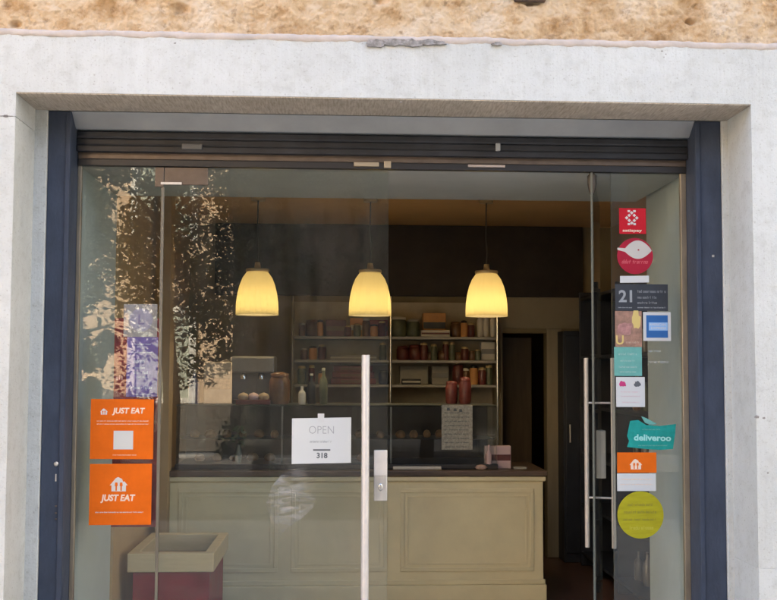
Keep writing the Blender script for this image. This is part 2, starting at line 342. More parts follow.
def print_lines(mb, x0, x1, z, h, Y, density=0.75, seed=0, lean=0.0):
    """a row of small unreadable printed letters: bowls, arches and stems"""
    r = random.Random(seed); x = x0; h = h*.74; w = h*0.56; t = h*0.15; xh = h*.66
    def bar(a0, b0, a1, b1):
        mb.prism([(x+a0+lean*b0, z+b0), (x+a1+lean*b0, z+b0), (x+a1+lean*b1, z+b1), (x+a0+lean*b1, z+b1)], Y-0.0004, Y)
    n = r.randint(3, 8)
    while x < x1-w:
        g = r.choice('oaenuldtrs'); q = w*.84; e = h*.004
        if n == 0 and density < 1: x += w*.6; n = r.randint(3, 9); continue
        n -= 1
        if g in 'oaed':
            bar(0, 0, q, t); bar(0, xh-t, q, xh); bar(0, t+e, t, xh-t-e); bar(q-t, t+e, q, xh-t-e)
            if g in 'ae': bar(t+e, xh*.42, q-t-e, xh*.42+t*.8)
            if g == 'd': bar(q-t, xh+e, q, h)
        elif g == 'n': bar(0, 0, t, xh); bar(q-t, 0, q, xh-t-e); bar(t+e, xh-t, q, xh)
        elif g == 'u': bar(0, t+e, t, xh); bar(q-t, t+e, q, xh); bar(0, 0, q, t)
        elif g == 'l': bar(q*.35, 0, q*.35+t, h)
        elif g == 't': bar(q*.35, 0, q*.35+t, h*.9); bar(0, xh-t, q*.35-e, xh); bar(q*.35+t+e, xh-t, q*.9, xh)
        elif g == 'r': bar(0, 0, t, xh); bar(t+e, xh-t, q*.8, xh)
        else: bar(0, 0, q, t); bar(0, xh-t, q, xh); bar(0, xh*.5-t*.5, q, xh*.5+t*.5); bar(0, xh*.5+t*.5+e, t, xh-t-e); bar(q-t, t+e, q, xh*.5-t*.5-e)
        x += w
    return mb

def quad(u0, v0, u1, v1, Y):
    a, b_ = at(u0, v0, Y), at(u1, v1, Y); return a.x, b_.x, b_.z, a.z      # x0,x1,z0,z1

# ------------------------------------------------------------------ levels (metres)
XL, XR = -1.338, 1.722          # clear opening between posts
ZS = 2.612                      # soffit of the entrance, top of the glass
YP = -0.15                      # front of the blue posts
YSTONE = -0.45                  # front of the stone surround
a = at(16, 92, YSTONE); b_ = at(751, 104, YSTONE)
SX0, SX1, SZ = a.x, b_.x, (a.z+b_.z)/2
STOP = (at(0, 31, YSTONE).z + at(777, 45, YSTONE).z)/2
PL0, PL1 = at(43, 360, YP).x, at(66, 360, YP).x
PR0, PR1 = at(698, 360, YP).x, at(724, 360, YP).x
XL, XR = PL1, PR0
JW = 0.62                       # width of the stone jambs

# ------------------------------------------------------------------ ground and street
MB().box(-90, 90, -120, 60, -0.5, -0.12).build('ground', M['asphalt'], kind='structure')
MB().box(-60, 60, -5.6, -0.46, -0.119, 0.0).build('pavement', M['paving'], kind='structure')
MB().box(-60, 60, -5.76, -5.602, -0.119, 0.003, 0.01).build('kerb', M['kerb'], kind='structure')
MB().box(-60, 60, -14.0, -12.0, -0.119, 0.0).build('opposite_pavement', M['paving'], kind='structure')
MB().box(-1.9, 2.4, -0.455, 0.0, -0.118, 0.002).build('threshold', M['kerb'], kind='structure')
MB().box(-1.9, 3.0, 0.001, 6.0, -0.118, 0.0).build('shop_floor', M['floor'], kind='structure')

# ------------------------------------------------------------------ shop building
shop = empty('shop_building', (0.4, 0.0, 0.0), 'weathered shop building with rough peeling ochre plaster above a pale stone doorway', 'building')
# rough plaster strip above the surround (real relief)
PY = -0.425
def plaster_strip(x0, x1, z0, z1, step, pits):
    nx, nz = int((x1-x0)/step), int((z1-z0)/step); vs = []; fs = []
    for j in range(nz+1):
        for i in range(nx+1):
            x, z = x0+(x1-x0)*i/nx, z0+(z1-z0)*j/nz
            p = Vector((x*1.0, 3.7, z*1.0))
            fl = noise.noise(Vector((x*2.6+z*3, 3.3, z*8-x*1.2)))
            h = 0.019*noise.fractal(p*5, 0.7, 2.1, 7) + 0.007*(1 if fl > .15 else fl/.15 if fl > 0 else 0)*(.7+.5*noise.noise(p*9))
            h += 0.006*noise.noise(p*34) + 0.0045*noise.noise(p*75) + 0.003*noise.noise(p*140)
            cr = abs(noise.noise(Vector((x*3.1-z*5, 7.3, z*11+x*2.2))) + .25*noise.noise(p*22)); h -= 0.004*max(0, .04-cr)/.04
            for (px, pz, pr) in pits:
                d = math.hypot((x-px)/1.6, z-pz)/pr
                if d < 1: h -= 0.035*(1-d*d)
            if j in (0, nz) or i in (0, nx): h = 0
            vs.append((x, PY-h, z))
    for j in range(nz):
        for i in range(nx):
            a = j*(nx+1)+i; fs.append((a, a+1, a+nx+2, a+nx+1))
    return MB().add(vs, fs, 0, True)
pits = [(at(530, 3, PY).x, at(530, 3, PY).z+.015, .035), (at(382, 2, PY).x, at(382, 2, PY).z+.01, .03), (at(180, 8, PY).x, at(180, 8, PY).z, .03), (at(15, 24, PY).x, at(15, 24, PY).z, .02), (at(690, 22, PY).x, at(690, 22, PY).z, .018)]
plaster_strip(-3.0, 2.9, STOP-0.03, STOP+0.36, 0.005, pits).build('plaster_wall', M['plaster'], shop)
w = MB()
w.box(-11.4, SX0-JW, PY, 0.3, 0, STOP-0.03); w.box(SX1+JW, 2.9, PY, 0.3, 0, STOP-0.03)
w.box(-11.4, -3.0, PY, 0.3, STOP-0.03, STOP+.36); 
w.box(-3.0, 2.9, PY+0.06, 0.3, STOP+.0, STOP+.36)
w.box(-11.4, 2.9, PY, 0.3, STOP+.36, 17)
w.build('facade_wall', M['plaster'], shop)
MB().box(2.75, 2.9, .301, 5.899, 0.003, 3.299).build('side_outer_wall', M['plaster'], shop)
MB().box(-11.4, 2.9, 5.9, 6.5, 0, 17).build('rear_wall', M['plaster'], shop)
MB().box(-11.4, 2.9, 0.3, 5.899, 3.3, 17).build('upper_storeys', M['plaster'], shop)  # ends short on the right so sunlight reaches the added house

# deep plastered entrance behind the glass
YD = 0.87
MB().box(XL-0.3, XL-0.002, 0.012, YD, 0.002, 3.2).build('reveal_wall', M['white_plaster'], shop)
rw = MB(); f0, f1 = XR+0.004, at(648, 380, YD).x
rw.add([(f0,0.012,0.002),(f1,YD,0.002),(f1+.4,YD,0.002),(f1+.4,0.012,0.002),(f0,0.012,3.2),(f1,YD,3.2),(f1+.4,YD,3.2),(f1+.4,0.012,3.2)],
       [(3,2,1,0),(4,5,6,7),(0,1,5,4),(1,2,6,5),(2,3,7,6),(3,0,4,7)])
rw.build('reveal_wall', M['white_plaster'], shop)
MB().box(XL-0.001, f0, 0.012, YD, ZS, 3.2).build('entrance_soffit', M['soffit_white'], shop)
# room beyond
YB, ZC = 3.6, 2.85
RX0, RX1 = -1.30, 2.35
MB().box(RX0-0.1, RX0, YD+.001, YB, 0.002, ZC).build('side_wall', M['brown_wall'], shop)
MB().box(RX1, RX1+.1, YD+.001, YB, 0.002, ZC).build('side_wall', M['brown_wall'], shop)
MB().box(f1+.4, RX1+.1, YD-0.1, YD, 0.002, 3.2).build('inner_front_wall', M['brown_wall'], shop)
MB().box(RX0-.1, RX1+.1, YD+.001, YB+.1, ZC+.001, ZC+.12).build('room_ceiling', M['ceiling'], shop)
zP = at(400, 296, YB-0.05).z
xd0, xd1 = at(502, 380, YB).x, at(546, 380, YB).x; zd = at(520, 333, YB).z
bw = MB(); bw.box(RX0-.1, xd0, YB, YB+.1, 0.002, ZC); bw.box(xd0, xd1, YB, YB+.1, zd, ZC); bw.box(xd1, RX1+.1, YB, YB+.1, 0.002, ZC)
bw.build('back_wall', M['olive_wall'], shop)
MB().box(at(215, 260, YB-.05).x, at(583, 260, YB-.05).x, YB-.05, YB-.001, zP, ZC-.002, .004).build('upper_wall_panel', M['dark_panel'], shop)
MB().box(at(500, 310, YB-.03).x, at(583, 310, YB-.03).x, YB-.03, YB-.001, zd+.04, zP-.002).build('door_header', M['header'], shop)
for (xa, xb) in ((xd1, xd1+.13), (xd0-.02, xd0)): MB().box(xa, xb, YB-.04, YB-.001, 0.003, zd+.038, .005).build('door_casing', M['frame_wood'], shop)
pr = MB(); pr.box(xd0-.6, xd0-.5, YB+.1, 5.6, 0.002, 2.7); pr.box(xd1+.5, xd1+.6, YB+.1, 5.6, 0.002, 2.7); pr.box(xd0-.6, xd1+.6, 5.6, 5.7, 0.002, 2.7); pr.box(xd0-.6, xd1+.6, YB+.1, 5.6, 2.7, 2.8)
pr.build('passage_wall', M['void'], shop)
MB().box(xd0+.06, xd1-.02, YB+.55, YB+.59, 0.004, zd-.02, .004).build('inner_door', mat('dim_brown_door', (0.17, 0.12, 0.07), 0.5, var=.15, vscale=5, stretch=(4, 4, .4)), shop)
# narrow brown pier at the left end of the counter
MB().box(at(157, 400, 1.9).x, at(169, 400, 1.9).x, 1.90, 2.05, 0.003, ZC-.001, .004).build('pier', M['brown_wall'], shop)

# ------------------------------------------------------------------ stone surround
sur = empty('stone_surround', ((SX0+SX1)/2, YSTONE, 0), 'weathered white stone surround framing the shop doorway below rough ochre plaster', 'door surround')
def stone_block(x0, x1, y0, y1, z0, z1, bev=0.006): return MB().box(x0, x1, y0, y1, z0, z1, bev)
jz = at(5, 116, YSTONE).z
ol = [(SX0-JW, STOP), (SX0-JW, jz+.001), (SX0, jz+.001), (SX0, SZ), (SX1, SZ), (SX1, .7), (SX1+JW, .7), (SX1+JW, STOP)]
MB().prism(ol, YSTONE, YP-.012).build('lintel', M['stone'], sur)
MB().box(SX0+.001, SX1-.001, YSTONE+.004, YP+.0015, SZ-.005, SZ-.0005).build('lintel_underside', M['stone_under'], sur)
stone_block(SX0-JW, SX0, YSTONE, YP-.012, 0.0, jz-.001, .002).build('jamb', M['stone'], sur)
stone_block(SX1, SX1+JW, YSTONE, YP-.012, 0.0, .699, .002).build('jamb', M['stone'], sur)
# inner rebate strip beside the posts
for (xa, xb) in ((SX0-.02, PL0-.001), (PR1+.001, SX1+.02)): MB().box(xa, xb, YP-.0115, 0.0, 0.0, SZ-.005, .004).build('rebate_strip', M['stone'], sur)
br = empty('iron_bracket', (at(530, 2, PY).x, PY-.02, at(530, 1, PY).z), 'small dark iron bracket fixed to the ochre plaster at the very top', 'bracket')
c = at(530, -3, PY-.03)
MB().box(c.x-.075, c.x+.075, PY-.034, PY-.012, c.z-.022, c.z+.10, .008).build('base_plate', M['iron'], br)
MB().tube([(c.x, PY-.034, c.z+.04), (c.x, PY-.16, c.z+.09), (c.x, PY-.30, c.z+.22)], .018, 10).build('arm', M['iron'], br)
# fine joint in the left jamb (a shallow dark seam)
MB().box(SX0-JW, SX0-.012, YSTONE-.0012, YSTONE-.0002, jz-.0015, jz+.0015).build('joint_seam', M['mortar'], sur)
# mortar bed along the top edge, pinkish and chipped
mb = MB(); n = 260; x0, x1 = SX0-JW, SX1+JW; rows = []
for j, (dz, dy) in enumerate(((-.022, .001), (-.018, -.004), (-.004, -.006), (.008, -.003), (.012, .03))):
    for i in range(n+1):
        x = x0+(x1-x0)*i/n
        q = noise.noise(Vector((x*7, j*.2, 4.4)))*.007 + noise.noise(Vector((x*31, j*.6, 1.4)))*.005 + noise.noise(Vector((x*80, j*1.3, 1.4)))*.003
        rows.append((x, YSTONE+dy+(q*.4 if 0 < j < 4 else 0), STOP+dz+q))
mb.add(rows, [(j*(n+1)+i, j*(n+1)+i+1, (j+1)*(n+1)+i+1, (j+1)*(n+1)+i) for j in range(4) for i in range(n)], 0, True)
mb.build('mortar_bed', M['pinkmortar'], sur)
# crumbled grey patch and specks
def lump(px, py, w, h, Y, seed):
    r = random.Random(seed); c = at(px, py, Y); pts = []
    for k in range(16):
        t = 2*math.pi*k/16; q = r.uniform(.7, 1.15); pts.append((c.x+w*q*math.cos(t), c.z+h*q*math.sin(t)))
    return pts
for k, (px, py, ww, hh) in enumerate(((376, 43, .05, .020), (395, 42, .06, .018), (412, 43, .045, .02), (428, 42, .05, .014), (440, 43, .03, .010), (497, 44, .025, .008))):
    MB().prism(lump(px, py, ww, hh, YSTONE-.010, k), YSTONE-.012-.001*k, YSTONE-.002).build('crumbled_patch', M['mortar'], sur)
for k, (px, py, s_) in enumerate(((662, 51, .006), (666, 54, .004), (655, 49, .004), (664, 57, .003), (175, 43, .006), (95, 40, .004), (401, 102, .005), (744, 47, .008), (757, 417, .012), (764, 418, .008), (768, 473, .006), (6, 116, .012))):
    MB().prism(lump(px, py, s_, s_*.6, YSTONE-.001, 40+k), YSTONE-.0012, YSTONE-.0002).build('speck', M['mortar'], sur)

# ------------------------------------------------------------------ blue steel frame
fr = empty('steel_door_frame', (0.2, YP, 0), 'blue grey painted steel door frame standing inside the stone surround', 'door frame')
def post(x0, x1, inner, o):
    b = MB(); s = 1 if inner > 0 else -1
    b.box(x0, x1, YP+.002, 0.006, 0.003, SZ-.0065, .004)
    return b.build('post', M['blue'], fr)
pL = post(PL0, PL1, 1, 0); pR = post(PR0, PR1, -1, 0)
# shallow grooves: raised flat bars along the posts' edges
for (x0, x1, p) in ((PL1-.022, PL1-.001, pL), (PR0+.001, PR0+.022, pR)):
    MB().box(x0, x1, YP-.006, YP-.0005, 0.01, SZ-.02, .002).build('edge_bar', M['blue'], p)
c = at(56, 464, YP-.004)
kp = MB().lathe([(0.011, -.002), (0.011, .0015), (.004, .003)], (0, 0, 0), 16)
kp.v = [Vector((v.x+c.x, -v.z+YP-.002, v.y+c.z)) for v in kp.v]; kp.build('keyhole', M['steel'], pL)
c = at(56, 474, YP); MB().box(c.x-.003, c.x+.003, YP-.003, YP-.0005, c.z-.035, c.z, .001).build('slot_plate', M['steel'], pL)
for py in (506, 513, 519): c = at(56, py, YP); MB().box(c.x-.005, c.x+.005, YP-.0025, YP-.0005, c.z-.004, c.z+.003, .001).build('bolt', M['bronze'], pL)
c = at(713, 256, YP); MB().box(c.x-.006, c.x+.006, YP-.003, YP-.0005, c.z-.006, c.z+.006, .002).build('rivet', M['steel'], pR)
# sloping grey fascia under the lintel
zg = (at(60, 129, -.07).z+at(700, 137, -.07).z)/2
fa = MB(); z0 = SZ-.0055
fa.add([(SX0, YP+.002, z0-.002), (SX1, YP+.002, z0-.002), (SX1, -.068, zg), (SX0, -.068, zg), (SX0, .0, z0), (SX1, .0, z0), (SX1, .0, zg), (SX0, .0, zg)],
       [(0, 3, 2, 1), (3, 7, 6, 2), (0, 1, 5, 4), (0, 4, 7, 3), (1, 2, 6, 5), (4, 5, 6, 7)])
# keep it between the posts
for v in fa.v: v.x = min(max(v.x, PL1+.001), PR0-.001)
fa.build('fascia', M['grey_paint'], fr)

# roller shutter, wound up: dark slats and bottom bar
rs = empty('roller_shutter', (0.2, -.05, 2.62), 'dark navy roller shutter wound up, its lowest slats showing above the glass', 'shutter')
zb0 = (at(80, 153.5, -.05).z+at(690, 157.5, -.05).z)/2
sl = MB(); hh = (zg-.004-zb0-.032)/2
for k in range(2):
    z = zb0+.032+k*hh
    prof = [(-.045, z), (-.0485, z+hh*.25), (-.0485, z+hh*.8), (-.045, z+hh-.002), (-.03, z+hh-.002), (-.03, z)]
    vs = [(x, y, zz) for x in (PL1+.002, PR0-.002) for (y, zz) in prof]; m_ = len(prof)
    sl.add(vs, [(i, (i+1) % m_, (i+1) % m_+m_, i+m_) for i in range(m_)]+[list(range(m_)), list(range(2*m_-1, m_-1, -1))])
sl.build('slat_curtain', M['dark_shutter'], rs)
MB().box(PL1+.002, PR0-.002, -.056, -.025, zb0, zb0+.030, .004).build('bottom_bar', M['dark_shutter'], rs)
c = at(498, 147, -.06); MB().box(c.x-.012, c.x+.012, -.066, -.050, c.z-.02, c.z+.02, .004).build('bolt', M['grey_paint'], rs)
c = at(192, 147, -.06); MB().box(c.x-.05, c.x+.05, -.064, -.050, c.z-.012, c.z+.016, .004).build('label_plate', mat('dull_grey_plate', (.10, .105, .11), .5), rs)

# header rail carrying the glass
hr = empty('header_rail', (0.2, 0, ZS), 'brown metal header rail carrying the glass doors under the shutter', 'rail')
MB().box(PL1+.002, PR0-.002, -.022, .011, ZS+.030, zb0+.03, .003).build('rail', M['bronze'], hr)
MB().box(PL1+.002, PR0-.002, -.024, .011, ZS-.004, ZS+.0295, .003).build('seal', M['dark_box'], hr)
def capbar(u0, u1, v0, v1, m, nm):
    a = at(u0, v0, -.03); b2 = at(u1, v1, -.03); return MB().box(a.x, b2.x, -.034, -.0225, b2.z, a.z, .002).build(nm, m, hr)
capbar(354, 379, 162, 166.5, M['pale_gold'], 'cover_plate'); capbar(384, 391, 161, 168, M['pale_gold'], 'cover_plate')
capbar(468, 505, 164.5, 167.5, mat('dull_pinkish_plate', (.42, .36, .33), .45), 'cover_plate')

# ------------------------------------------------------------------ glass panels and doors
GX1 = at(159, 400, 0).x; GX2 = at(388, 400, 0).x; GX3 = at(612, 400, 0).x
G2 = [M['glass'], M['glass_edge']]
def fixed_panel(x0, x1, edge_x, label):
    t = empty('glass_panel', ((x0+x1)/2, 0, 0), label, 'glass panel')
    MB().glass(x0, x1, -.005, .005, .004, ZS-.004).build('pane', G2, t)
    MB().box(edge_x[0], edge_x[1], -.014, .0115, .004, ZS-.004, .002).build('edge_channel', M['brass_strip'], t)
    return t
fixed_panel(XL+.012, GX1-.003, (XL+.0005, XL+.020), 'narrow fixed glass panel at the left, bearing two orange stickers')
fixed_panel(GX3+.003, XR-.012, (XR-.030, XR-.0005), 'narrow fixed glass panel at the right, covered with a column of stickers')
def bar_handle(parent, p, n, z0, z1, rungs, r):
    """double bar pull: p=(x,y) on the glass, n=unit normal"""
    h = None
    for s, off in ((1, .076), (-1, .076)):
        q = (p[0]+n[0]*off*s, p[1]+n[1]*off*s)
        o = MB().tube([(q[0], q[1], z0), (q[0], q[1], z1)], r, 16).build('pull_bar', M['pale_steel'], parent)
        if s == 1: h = o
    for z in rungs:
        MB().tube([(p[0]-n[0]*.07, p[1]-n[1]*.07, z), (p[0]+n[0]*.07, p[1]+n[1]*.07, z)], r*.55, 10).build('standoff', M['steel'], parent)
# left leaf, shut
d1 = empty('glass_door', ((GX1+GX2)/2, 0, 0), 'shut left glass door leaf with tall pull bar, steel lock and white paper sign', 'glass door')
MB().glass(GX1+.003, GX2-.002, -.005, .005, .012, ZS-.012).build('pane', G2, d1)
a = at(366, 355, -.076)
bar_handle(d1, (a.x, 0), (0, -1), 0.46, a.z, (1.42, .72), .0185)
MB().box(GX1-.004, GX1+.011, -.0115, -.0055, .012, ZS-.10, .002).build('seal_strip', mat('dull_clear_seal', (.15, .135, .105), .35, var=.2, vscale=4, stretch=(4, 4, .5)), d1)
x0, x1, z0, z1 = quad(155, 167, 208, 185, -.02)
MB().box(x0+.001, GX1-.002+.012, -.0205, -.0055, z0-.012, z1, .003).build('patch_fitting', M['bronze'], d1)
MB().box(GX1+.012, x1, -.018, -.0055, z0, z1, .003).build('patch_fitting', M['bronze'], d1)
MB().box(x0+.03, x1-.13, -.0225, -.0208, z0+.0, z0+.012, .001).build('fitting_trim', M['pale_steel'], d1)
x0, x1, z0, z1 = quad(374, 450, 388, 501, -.02)
lk = MB().box(x0, GX2-.003, -.026, -.0055, z0, z1, .004).build('lock', M['steel'], d1)
MB().box(x0+.001, GX2-.004, -.0285, -.0262, (z0+z1)/2, z1-.002, .002).build('lock_cover', M['pale_steel'], lk)
c = at(380.5, 487, -.027)
cy = MB().lathe([(0.012, -.001), (0.012, .004), (.006, .005)], (0, 0, 0), 16)
cy.v = [Vector((v.x+c.x, -v.z-.027, v.y*1.6+c.z)) for v in cy.v]; cy.build('lock_cylinder', M['chrome'], lk)
# right leaf, swung inwards so we look along its edge
px_ = at(592, 185, 0).x; ang = R(16.6); ux, uy = math.sin(ang), math.cos(ang)
d2 = empty('glass_door', (px_, 0, 0), 'right glass door leaf swung open into the shop, seen nearly edge on, with double pull bars', 'glass door')
LW = 0.98
def door_pt(s, t): return (px_+ux*s+uy*t, uy*s-ux*t)
vs = [(*door_pt(s, t), z) for z in (.012, ZS-.014) for (s, t) in ((-.06, -.005), (LW, -.005), (LW, .005), (-.06, .005))]
MB().add(vs, [(3, 2, 1, 0), (4, 5, 6, 7), (0, 1, 5, 4), (1, 2, 6, 5), (2, 3, 7, 6), (3, 0, 4, 7)], [1, 1, 0, 1, 0, 1]).build('pane', G2, d2)
a = at(600, 358, .8); a2 = at(600, 548, .8); r1 = at(600, 403, .8).z; r2 = at(600, 498, .8).z
bar_handle(d2, door_pt(.84, 0), (uy, -ux), a2.z, a.z, (r1, r2), .0135)
pv = MB(); c = at(592, 178, 0)
pv.lathe([(.010, -.075), (.016, -.055), (.024, -.02), (.024, .02), (.013, .03), (.013, .075)], (px_, 0, c.z-.01), 16)
pv.build('pivot', M['dark_bronze'], d2)
MB().lathe([(.006, 0), (.006, ZS-.3)], (px_, 0.0, .05), 12).build('pivot_rod', M['dark_bronze'], d2)
lk2 = at(598, 415, .8)
MB().box(*[door_pt(.9, -.012)[0]-.012, door_pt(.9, .012)[0]+.012], door_pt(.86, 0)[1], door_pt(.98, 0)[1], .97, 1.25, .004).build('lock', M['steel'], d2)

# ------------------------------------------------------------------ stickers on the glass (outer face)
YS = -.0062
TH = .0009
def sticker(name, u0, v0, u1, v1, m, label, cat='sticker', Y=YS, group=None, skew=0.0):
    x0, x1, z0, z1 = quad(u0, v0, u1, v1, Y)
    b = MB(); w = x1-x0
    b.prism([(x0, z0), (x1, z0+skew*w), (x1, z1+skew*w), (x0, z1)], Y-TH, Y)
    o = b.build(name, m, label=label, cat=cat, group=group)
    return o, x0, x1, z0, z1
def house_logo(parent, cx, cz, s, m, fork):
    YF = YS-TH-.0002
    pts = [(-.5, 0), (.5, 0), (.5, .42), (.62, .42), (.38, .70), (.30, .66), (.22, .86), (-.05, 1.0), (-.2, .93), (-.62, .42), (-.5, .42)]
    MB().prism([(cx+p[0]*s, cz+p[1]*s) for p in pts], YF-.0005, YF).build('house_logo', m, parent)
    k = MB()
    for q in (-.22, .12):
        k.prism([(cx+q*s, cz+.05*s), (cx+(q+.10)*s, cz+.05*s), (cx+(q+.10)*s, cz+.55*s), (cx+q*s, cz+.55*s)], YF-.001, YF-.0006)
        k.prism([(cx+(q-.06)*s, cz+.38*s), (cx+(q+.16)*s, cz+.38*s), (cx+(q+.13)*s, cz+.62*s), (cx+(q-.03)*s, cz+.62*s)], YF-.0014, YF-.0011)
    k.build('cutlery_mark', fork, parent)
YT = YS-TH-.0002
o, x0, x1, z0, z1 = sticker('delivery_sticker', 91, 399, 153, 459, M['orange'], 'orange square sticker on left glass panel with small white house and pale blank square', skew=-.004)
H = z1-z0; W = x1-x0
house_logo(o, x0+W*.21, z0+H*.74, .030, M['white_ink'], M['orange'])
text('lettering', 'JUST EAT', (x0+W*.60, z0+H*.80), .027, M['peach_ink'], o, YT, width=W*.52, bold=.0012, shear=.15)
pm = MB(); print_lines(pm, x0+W*.10, x0+W*.93, z0+H*.625, .0075, YT, .9, 3); print_lines(pm, x0+W*.10, x0+W*.93, z0+H*.575, .0065, YT, .9, 4); pm.build('small_print', M['peach_ink'], o)
MB().box(x0+W*.37, x0+W*.68, YT-.0006, YT, z0+H*.16, z0+H*.47).build('blank_square', M['white_paper'], o)
pm = MB(); print_lines(pm, x0+W*.36, x0+W*.74, z0+H*.06, .006, YT, .85, 5); pm.build('footer_print', M['peach_ink'], o)
o, x0, x1, z0, z1 = sticker('delivery_sticker', 90, 464, 151, 525, M['orange'], 'lower orange square sticker on left glass panel with white house above lettering', skew=.004)
H = z1-z0; W = x1-x0
house_logo(o, x0+W*.47, z0+H*.55, .070, M['white_ink'], M['orange'])
text('lettering', 'JUST EAT', (x0+W*.46, z0+H*.44), .030, M['peach_ink'], o, YT, width=W*.56, bold=.0016, shear=.15)
pm = MB(); print_lines(pm, x0+W*.10, x0+W*.88, z0+H*.20, .009, YT, .92, 7); pm.build('small_print', M['white_ink'], o)

# right hand column
def letters(o, pairs, m, seed=1, nm='small_print', lean=0):
    for k, (a, b, z, h) in enumerate(pairs):
        pm = MB(); print_lines(pm, a, b, z, h, YT, .86, seed+k, lean); pm.build(nm, m, o)
o, x0, x1, z0, z1 = sticker('payment_sticker', 619, 208, 646, 234, M['red'], 'red square sticker with white diamond knot logo, topmost in the right column'); W = x1-x0; H = z1-z0
lg = MB(); cx, cz, q = x0+W*.47, z0+H*.62, W*.105
for (i, j) in ((0, 2), (-1, 1), (1, 1), (-2, 0), (2, 0), (-1, -1), (1, -1), (0, -2)):
    lg.prism([(cx+i*q*.9-q*.62, cz+j*q*.9), (cx+i*q*.9, cz+j*q*.9-q*.62), (cx+i*q*.9+q*.62, cz+j*q*.9), (cx+i*q*.9, cz+j*q*.9+q*.62)], YT-.0005, YT)
for (i, j) in ((-1, 2.4), (1, 2.4), (-1, -2.2), (1, -2.2)):
    lg.prism([(cx+i*q-q*.45, cz+j*q-q*.35), (cx+i*q+q*.45, cz+j*q-q*.35), (cx+i*q+q*.45, cz+j*q+q*.35), (cx+i*q-q*.45, cz+j*q+q*.35)], YT-.0005, YT)
lg.build('logo', M['white_ink'], o)
text('lettering', 'satispay', (x0+W*.48, z0+H*.13), .014, M['peach_ink'], o, YT, width=W*.72, bold=.0004)
def disc(u, v, ru, m, label, name, seg=48, cat='sticker'):
    c = at(u, v, YS); r = ru*.005
    return MB().prism([(c.x+r*math.cos(2*math.pi*k/seg), c.z+r*math.sin(2*math.pi*k/seg)) for k in range(seg)], YS-TH, YS).build(name, m, label=label, cat=cat), c, r
o, c, r = disc(635, 256, 18.5, M['crimson'], 'round crimson sticker with a white fish shape across its upper half', 'round_sticker')
pts = []
for k in range(25):
    t = k/24; pts.append((c.x+(-.62+1.55*t)*r, c.z+r*(.30+.56*math.sin(math.pi*t)**.8)))
for k in range(24, -1, -1):
    t = k/24; pts.append((c.x+(-.62+1.55*t)*r, c.z+r*(.30-.46*math.sin(math.pi*t)**.9)))
pts = pts[:-1]
fm = MB().prism(pts, YT-.0005, YT); fm.prism([(c.x-.98*r, c.z+.33*r), (c.x-.55*r, c.z+.22*r), (c.x-.55*r, c.z+.42*r), (c.x-.98*r, c.z+.45*r)], YT-.0008, YT-.0001)
fm.build('fish_mark', mat('grey_white_print', (.52, .50, .46), .6), o)
ey = at(638, 250, 0); MB().box(ey.x-.004, ey.x+.004, YT-.0010, YT-.0006, ey.z-.004, ey.z+.003).build('eye_mark', M['crimson'], o)
letters(o, ((c.x-.75*r, c.x+.78*r, c.z-.42*r, .028),), mat('pale_red_print', (.56, .09, .11), .5), 21, 'script_print', .25)
o, x0, x1, z0, z1 = sticker('paper_strip', 620, 276, 649, 283, M['white_paper'], 'thin white paper strip stuck below the round crimson sticker', 'sticker', skew=.02)
o, x0, x1, z0, z1 = sticker('award_sticker', 615, 284, 668, 311, M['black_vinyl'], 'wide black sticker with pale numerals and lines of print'); W = x1-x0; H = z1-z0
text('numerals', '21', (x0+W*.22, z0+H*.52), .060, M['pale_ink'], o, YT, bold=.002)
letters(o, ((x0+W*.42, x0+W*.97, z0+H*.68, .020), (x0+W*.42, x0+W*.80, z0+H*.46, .018), (x0+W*.42, x0+W*.82, z0+H*.26, .018)), mat('dim_grey_print', (.20, .21, .22), .6), 31)
letters(o, ((x0+W*.05, x0+W*.32, z0+H*.10, .008), (x0+W*.42, x0+W*.97, z0+H*.10, .010)), M['pale_ink'], 41, 'footer_print')
o, x0, x1, z0, z1 = sticker('photo_sticker', 615, 311, 642, 347, M['photo_brown'], 'brown and pink photo sticker with a pale yellow letter U at its foot'); W = x1-x0; H = z1-z0
text('letter', 'U', (x0+W*.17, z0+H*.18), .045, M['yellow_ink'], o, YT, bold=.0015)
letters(o, ((x0+W*.40, x0+W*.93, z0+H*.10, .016),), mat('dull_peach_print', (.46, .34, .26), .5), 51)
bl = MB().prism(lump(636, 320, .028, .045, YT, 71), YT-.0004, YT); bl.build('yellow_print', M['yellow_ink'], o)
bl = MB().prism(lump(625, 329, .040, .035, YT, 72), YT-.0007, YT-.0005); bl.build('pink_print', mat('dusty_pink_print', (.40, .20, .18), .5, var=.3, vscale=30), o)
o, x0, x1, z0, z1 = sticker('card_sticker', 643, 312, 671, 341, M['white_paper'], 'square white bordered blue card sticker with pale blue band'); W = x1-x0; H = z1-z0
MB().box(x0+W*.11, x1-W*.11, YT-.0004, YT, z0+H*.11, z1-H*.11).build('blue_field', M['amblue'], o)
MB().box(x0+W*.20, x1-W*.12, YT-.0008, YT-.0005, z0+H*.36, z0+H*.64).build('pale_band', M['paleblue'], o)
text('lettering', 'AMERICAN', (x0+W*.52, z0+H*.56), .012, M['white_ink'], o, YT-.0008, width=W*.58)
text('lettering', 'EXPRESS', (x0+W*.55, z0+H*.44), .012, M['white_ink'], o, YT-.0008, width=W*.54)
o, x0, x1, z0, z1 = sticker('teal_sticker', 614, 347, 642, 376, M['teal_pale'], 'square pale teal sticker under the brown photo sticker'); W = x1-x0; H = z1-z0
letters(o, ((x0+W*.16, x0+W*.86, z0+H*.72, .016), (x0+W*.22, x0+W*.80, z0+H*.50, .012), (x0+W*.16, x0+W*.86, z0+H*.28, .014), (x0+W*.20, x0+W*.8, z0+H*.12, .010)), mat('soft_teal_print', (.34, .50, .47), .5), 61)
